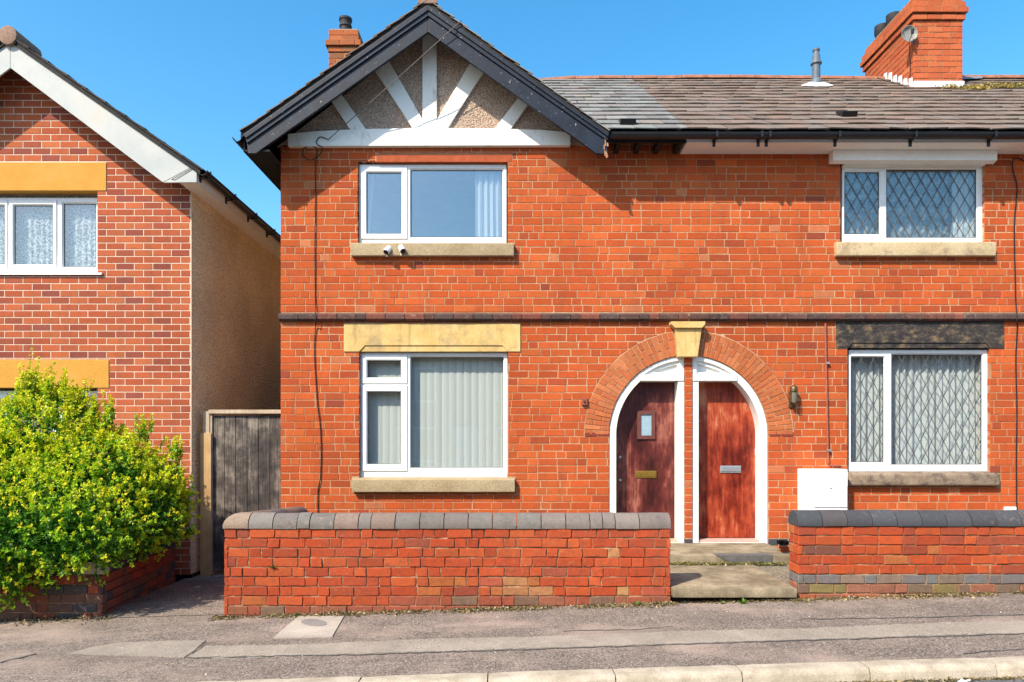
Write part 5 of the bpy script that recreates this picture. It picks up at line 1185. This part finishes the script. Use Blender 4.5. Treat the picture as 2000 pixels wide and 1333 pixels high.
def shoot(p, d, L, age, nl):
    """a shoot with small leaves in pairs; the young tip is golden"""
    d = d.normalized(); q = p; bend = Vector((r.uniform(-.3, .3), r.uniform(-.3, .3), r.uniform(-.1, .35)))
    pts = [p]
    for k in range(nl):
        t = (k+1)/nl; q = q + (d+bend*t).normalized()*L/nl; pts.append(q)
        g = age + 0.55*t*t - 0.25 + r.uniform(-.12, .12)
        col = r.choice(GREEN) if g < 0.34 else r.choice(LIME) if g < 0.62 else r.choice(GOLD)
        for _ in range(3 if t < 0.95 else 5):
            o = Vector((r.gauss(0, 1), r.gauss(0, 1), r.gauss(0, 1))); o = (o+d*0.7).normalized()
            leaf(q, o, r.uniform(0.026, 0.044), r.uniform(0.0085, 0.0135), tintc(col))
    TW.tube([pts[0], pts[len(pts)//2], pts[-1]], [0.0025, 0.002, 0.001], 3, False)
tot = sum(R_[0]*R_[2]+R_[1]*R_[2]+R_[0]*R_[1] for _, R_ in LOBES)
for c, R_ in LOBES:
    m_ = int(13500*(R_[0]*R_[2]+R_[1]*R_[2]+R_[0]*R_[1])/tot)
    for _ in range(m_):
        v = Vector((r.gauss(0, 1), r.gauss(0, 1), r.gauss(0, 1))).normalized(); k = r.uniform(0.78, 1.0)+0.13*math.sin(v.x*9+c.x*3)*math.sin(v.z*11+v.y*6)
        p = c + Vector((v.x*R_[0]*k, v.y*R_[1]*k, v.z*R_[2]*k))
        if p.z < 0.02 or p.y > -0.06 or (p.z < 0.32 and p.y > -1.85 and p.x > -4.0): continue
        px = 1000+p.x*FPX/(p.y+DIST)
        if px < -260 or inside(p, 0.84): continue
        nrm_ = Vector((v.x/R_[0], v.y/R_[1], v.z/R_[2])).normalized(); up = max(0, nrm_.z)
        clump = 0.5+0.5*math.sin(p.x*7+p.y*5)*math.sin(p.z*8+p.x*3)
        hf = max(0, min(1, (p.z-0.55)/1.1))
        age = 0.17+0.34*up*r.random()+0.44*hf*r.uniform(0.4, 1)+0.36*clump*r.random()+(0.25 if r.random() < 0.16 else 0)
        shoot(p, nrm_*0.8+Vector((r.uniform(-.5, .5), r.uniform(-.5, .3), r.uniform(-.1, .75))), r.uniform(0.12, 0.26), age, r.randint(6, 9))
# tall young shoots standing out of the top
for px, py, y, hgt in ((62, 778, -.95, 0.46), (70, 785, -.9, 0.40), (112, 792, -.9, 0.28), (124, 770, -.95, 0.24), (158, 800, -.9, 0.30), (178, 815, -.95, 0.2), (212, 815, -.95, 0.24), (285, 850, -.95, 0.2), (30, 800, -1.0, 0.2), (8, 815, -1.0, 0.2), (95, 770, -1.0, 0.22), (340, 880, -.95, 0.14), (48, 780, -1.0, 0.3), (135, 800, -1.0, 0.25)):
    p = pt(px, py, y)
    for _ in range(13): shoot(p+Vector((r.uniform(-.06, .06), r.uniform(-.06, .06), r.uniform(-.12, .04))), Vector((r.uniform(-.2, .2), r.uniform(-.2, .2), 1)), hgt*r.uniform(0.5, 1.15), r.uniform(0.5, 0.85), 9)
for px, py, y in ((350, 925, -.95), (365, 1000, -1.0), (380, 1046, -1.0), (358, 960, -1.0), (335, 1050, -1.1), (300, 1066, -1.4), (240, 1080, -1.65), (60, 1130, -1.9), (15, 1140, -1.9), (180, 1095, -1.85)):
    p = pt(px-16, py, y)
    for _ in range(9): shoot(p+Vector((r.uniform(-.12, 0), r.uniform(-.08, .08), r.uniform(-.06, .06))), Vector((1.0 if px > 280 else 0.2, r.uniform(-.6, .1), r.uniform(-.3, .3))), r.uniform(0.08, 0.17), r.uniform(0.15, 0.5), 7)
for c, R_ in LOBES:                                        # older leaves deeper in
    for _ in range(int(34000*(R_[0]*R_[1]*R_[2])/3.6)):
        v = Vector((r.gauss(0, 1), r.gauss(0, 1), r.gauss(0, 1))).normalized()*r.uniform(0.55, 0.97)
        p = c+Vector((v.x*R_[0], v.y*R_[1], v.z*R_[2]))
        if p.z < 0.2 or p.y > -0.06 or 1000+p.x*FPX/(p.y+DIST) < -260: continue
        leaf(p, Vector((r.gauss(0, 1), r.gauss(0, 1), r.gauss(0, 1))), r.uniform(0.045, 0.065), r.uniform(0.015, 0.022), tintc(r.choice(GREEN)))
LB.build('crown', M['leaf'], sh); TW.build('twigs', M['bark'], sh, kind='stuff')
for k in range(9):
    a = r.uniform(0, 6.28); base = Vector((sx+r.uniform(-.2, .2), sy+r.uniform(-.15, .15), 0.15)); e = base+Vector((math.cos(a)*0.7, math.sin(a)*0.35, r.uniform(0.5, 1.1)))
    MB().tube([base, base.lerp(e, 0.5)+Vector((0, 0, 0.12)), e], [0.022, 0.014, 0.006], 6).build('stem', M['bark'], sh, smooth=True)

# ================================================================== MOSS, WEEDS, LITTER
r = random.Random(71)
def bits(name, gen, n, cols, label, mat='moss', size=(0.006, 0.018)):
    b = MB()
    for _ in range(n):
        p = gen()
        if p is None: continue
        p = Vector(p); s = r.uniform(*size); c = r.choice(cols); j = r.uniform(.7, 1.3)
        t = Vector((r.gauss(0, 1), r.gauss(0, 1), r.gauss(0, .5))).normalized()*s; u = Vector((r.gauss(0, 1), r.gauss(0, 1), r.gauss(0, .7))).normalized()*s*0.6
        b.add([p-t, p+u, p+t, p-u+Vector((0, 0, s*.3))], [(0,1,2), (0,2,3)], (c[0]*j, c[1]*j, c[2]*j, 1))
    o = b.build(name, M[mat]); o['kind'] = 'stuff'; o['label'] = label; o['category'] = name.split('_')[0]; return o
MOSSC = [(0.11,0.09,0.03), (0.17,0.13,0.04), (0.08,0.07,0.03), (0.26,0.19,0.09), (0.38,0.29,0.15), (0.14,0.10,0.06)]
def foot(x0, x1, y0, spread, amt):
    def g():
        x = r.uniform(x0, x1)
        if 0.5+0.5*math.sin(x*3.1)*math.sin(x*7.7+1) < r.random()*amt: return None
        y = y0-abs(r.gauss(0, spread)); return (x, y, gz(x)+abs(r.gauss(0, 0.008))+0.003)
    return g
bits('moss_strip', foot(GX0-.1, GX1+.05, WY-.005, 0.055, 0.9), 9500, MOSSC, 'moss and dry bits along the foot of the long garden wall')
bits('moss_strip', foot(HX0-.1, 7.5, WY-.005, 0.06, 0.8), 7000, MOSSC, 'moss and dry bits along the foot of the right garden wall')
bits('moss_strip', foot(SX0, SX1, -2.0, 0.04, 0.9), 900, MOSSC, 'moss and dry bits under the path edge slab')
bits('leaf_litter', foot(-9, PX1+.15, PY-.02, 0.10, 0.9), 4200, [(0.10,0.075,0.04), (0.17,0.13,0.07), (0.06,0.06,0.02), (0.3,0.23,0.13)], 'leaf litter at the foot of the planter wall')
bits('gutter_debris', lambda: (lambda x: (x, KY0-0.012-abs(r.gauss(0, 0.02)), gz(x)-0.083+abs(r.gauss(0, 0.006))))(r.uniform(-1, 6.5)), 3000, MOSSC, 'moss and grit in the road gutter along the kerb')
bits('step_moss', lambda: (r.uniform(1.5, 3.0), -0.835-abs(r.gauss(0, 0.03)), 0.205+abs(r.gauss(0, 0.012))), 1400, [(0.16,0.15,0.03), (0.10,0.11,0.02), (0.28,0.22,0.09)], 'moss along the foot of the door step')
MCL = [(cx1-0.25+a*1.6+r.uniform(-.1, .1), dl-1.35+0.45*a+r.gauss(0, 0.16), r.uniform(.03, .11)) for a in [r.random() for _ in range(22)]]
bits('roof_moss', lambda: (lambda c: RF(c[0]+r.gauss(0, c[2]), c[1]+r.gauss(0, c[2]*0.7), 0.03+abs(r.gauss(0, .010))))(r.choice(MCL)), 2600, [(0.32,0.24,0.05), (0.38,0.29,0.08), (0.24,0.2,0.07)], 'yellow moss on the roof tiles beside the big chimney', size=(0.01, 0.03))
bits('pavement_specks', lambda: (lambda x, y: (x, y, gz(x)+0.006))(r.uniform(-5.5, 5.5), r.uniform(-3.7, -2.05)), 330, [(0.5,0.45,0.38), (0.6,0.58,0.54), (0.3,0.24,0.16)], 'tiny pale specks and crumbs scattered on the pavement', size=(0.004, 0.011))
def weed(p, n, L, lab, cols, spread=1.0):
    b = MB(); p = Vector(p)
    for k in range(n):
        a = r.uniform(0, 6.28); d = Vector((math.cos(a)*spread, math.sin(a)*spread*0.6-0.3, r.uniform(.4, 1.2))).normalized(); l = L*r.uniform(.6, 1.1); s = d.cross(Vector((0, 0, 1))).normalized()*l*0.16; c = r.choice(cols)
        b.add([p, p+d*l*.5+s, p+d*l-Vector((0, 0, l*.25)), p+d*l*.5-s], [(0,1,2), (0,2,3)], (*c, 1))
    return tag(b.build('weed', M['leaf']), lab, 'weed', 'small weeds')
GC = [(0.13,0.24,0.03), (0.20,0.30,0.04), (0.10,0.18,0.03)]
weed((X(531, WY), WY-.004, Z(1110, WY)), 14, 0.06, 'tiny weed growing from a joint of the long garden wall', [(0.14,0.17,0.03), (0.10,0.14,0.03)])
weed((X(581, -2.02), -2.02, gz(-2)), 12, 0.06, 'small weed by the foot of the long wall, above the cover slab', GC)
weed((X(1247, -2.03), -2.03, gz(1.2)), 26, 0.07, 'low weed at the foot of the long wall near its right end', GC, 1.6)
weed((X(1452, -2.1), -2.09, gz(2.1)), 14, 0.08, 'small green weed under the path edge slab', GC)
weed((X(1412, -2.1), -2.09, gz(2.0)), 10, 0.05, 'tiny weed under the left half of the path edge slab', GC)
weed((X(1640, -3.9), -3.93, gz(2.2)-.08), 10, 0.05, 'tuft growing at the kerb joint right of centre', GC)
xp = X(1868, -4.0); b = MB()
for k, (dx, dy, a, L) in enumerate(((0, 0, 0.5, .05), (0.012, 0.008, -0.3, .06), (0.03, -.008, 0.15, .045))):
    d = Vector((math.cos(a), math.sin(a), 0))*L; s = Vector((-math.sin(a), math.cos(a), 0))*0.006; p = Vector((xp+dx, -4.02+dy, gz(xp)-.078+k*.003))
    b.add([p-s, p+d-s+Vector((0, 0, .012)), p+d+s+Vector((0, 0, .014)), p+s+Vector((0, 0, .004))], [(0,1,2,3)])
tag(b.build('paper_scrap', M['paper']), 'crumpled white paper scrap in the road by the kerb', 'litter')
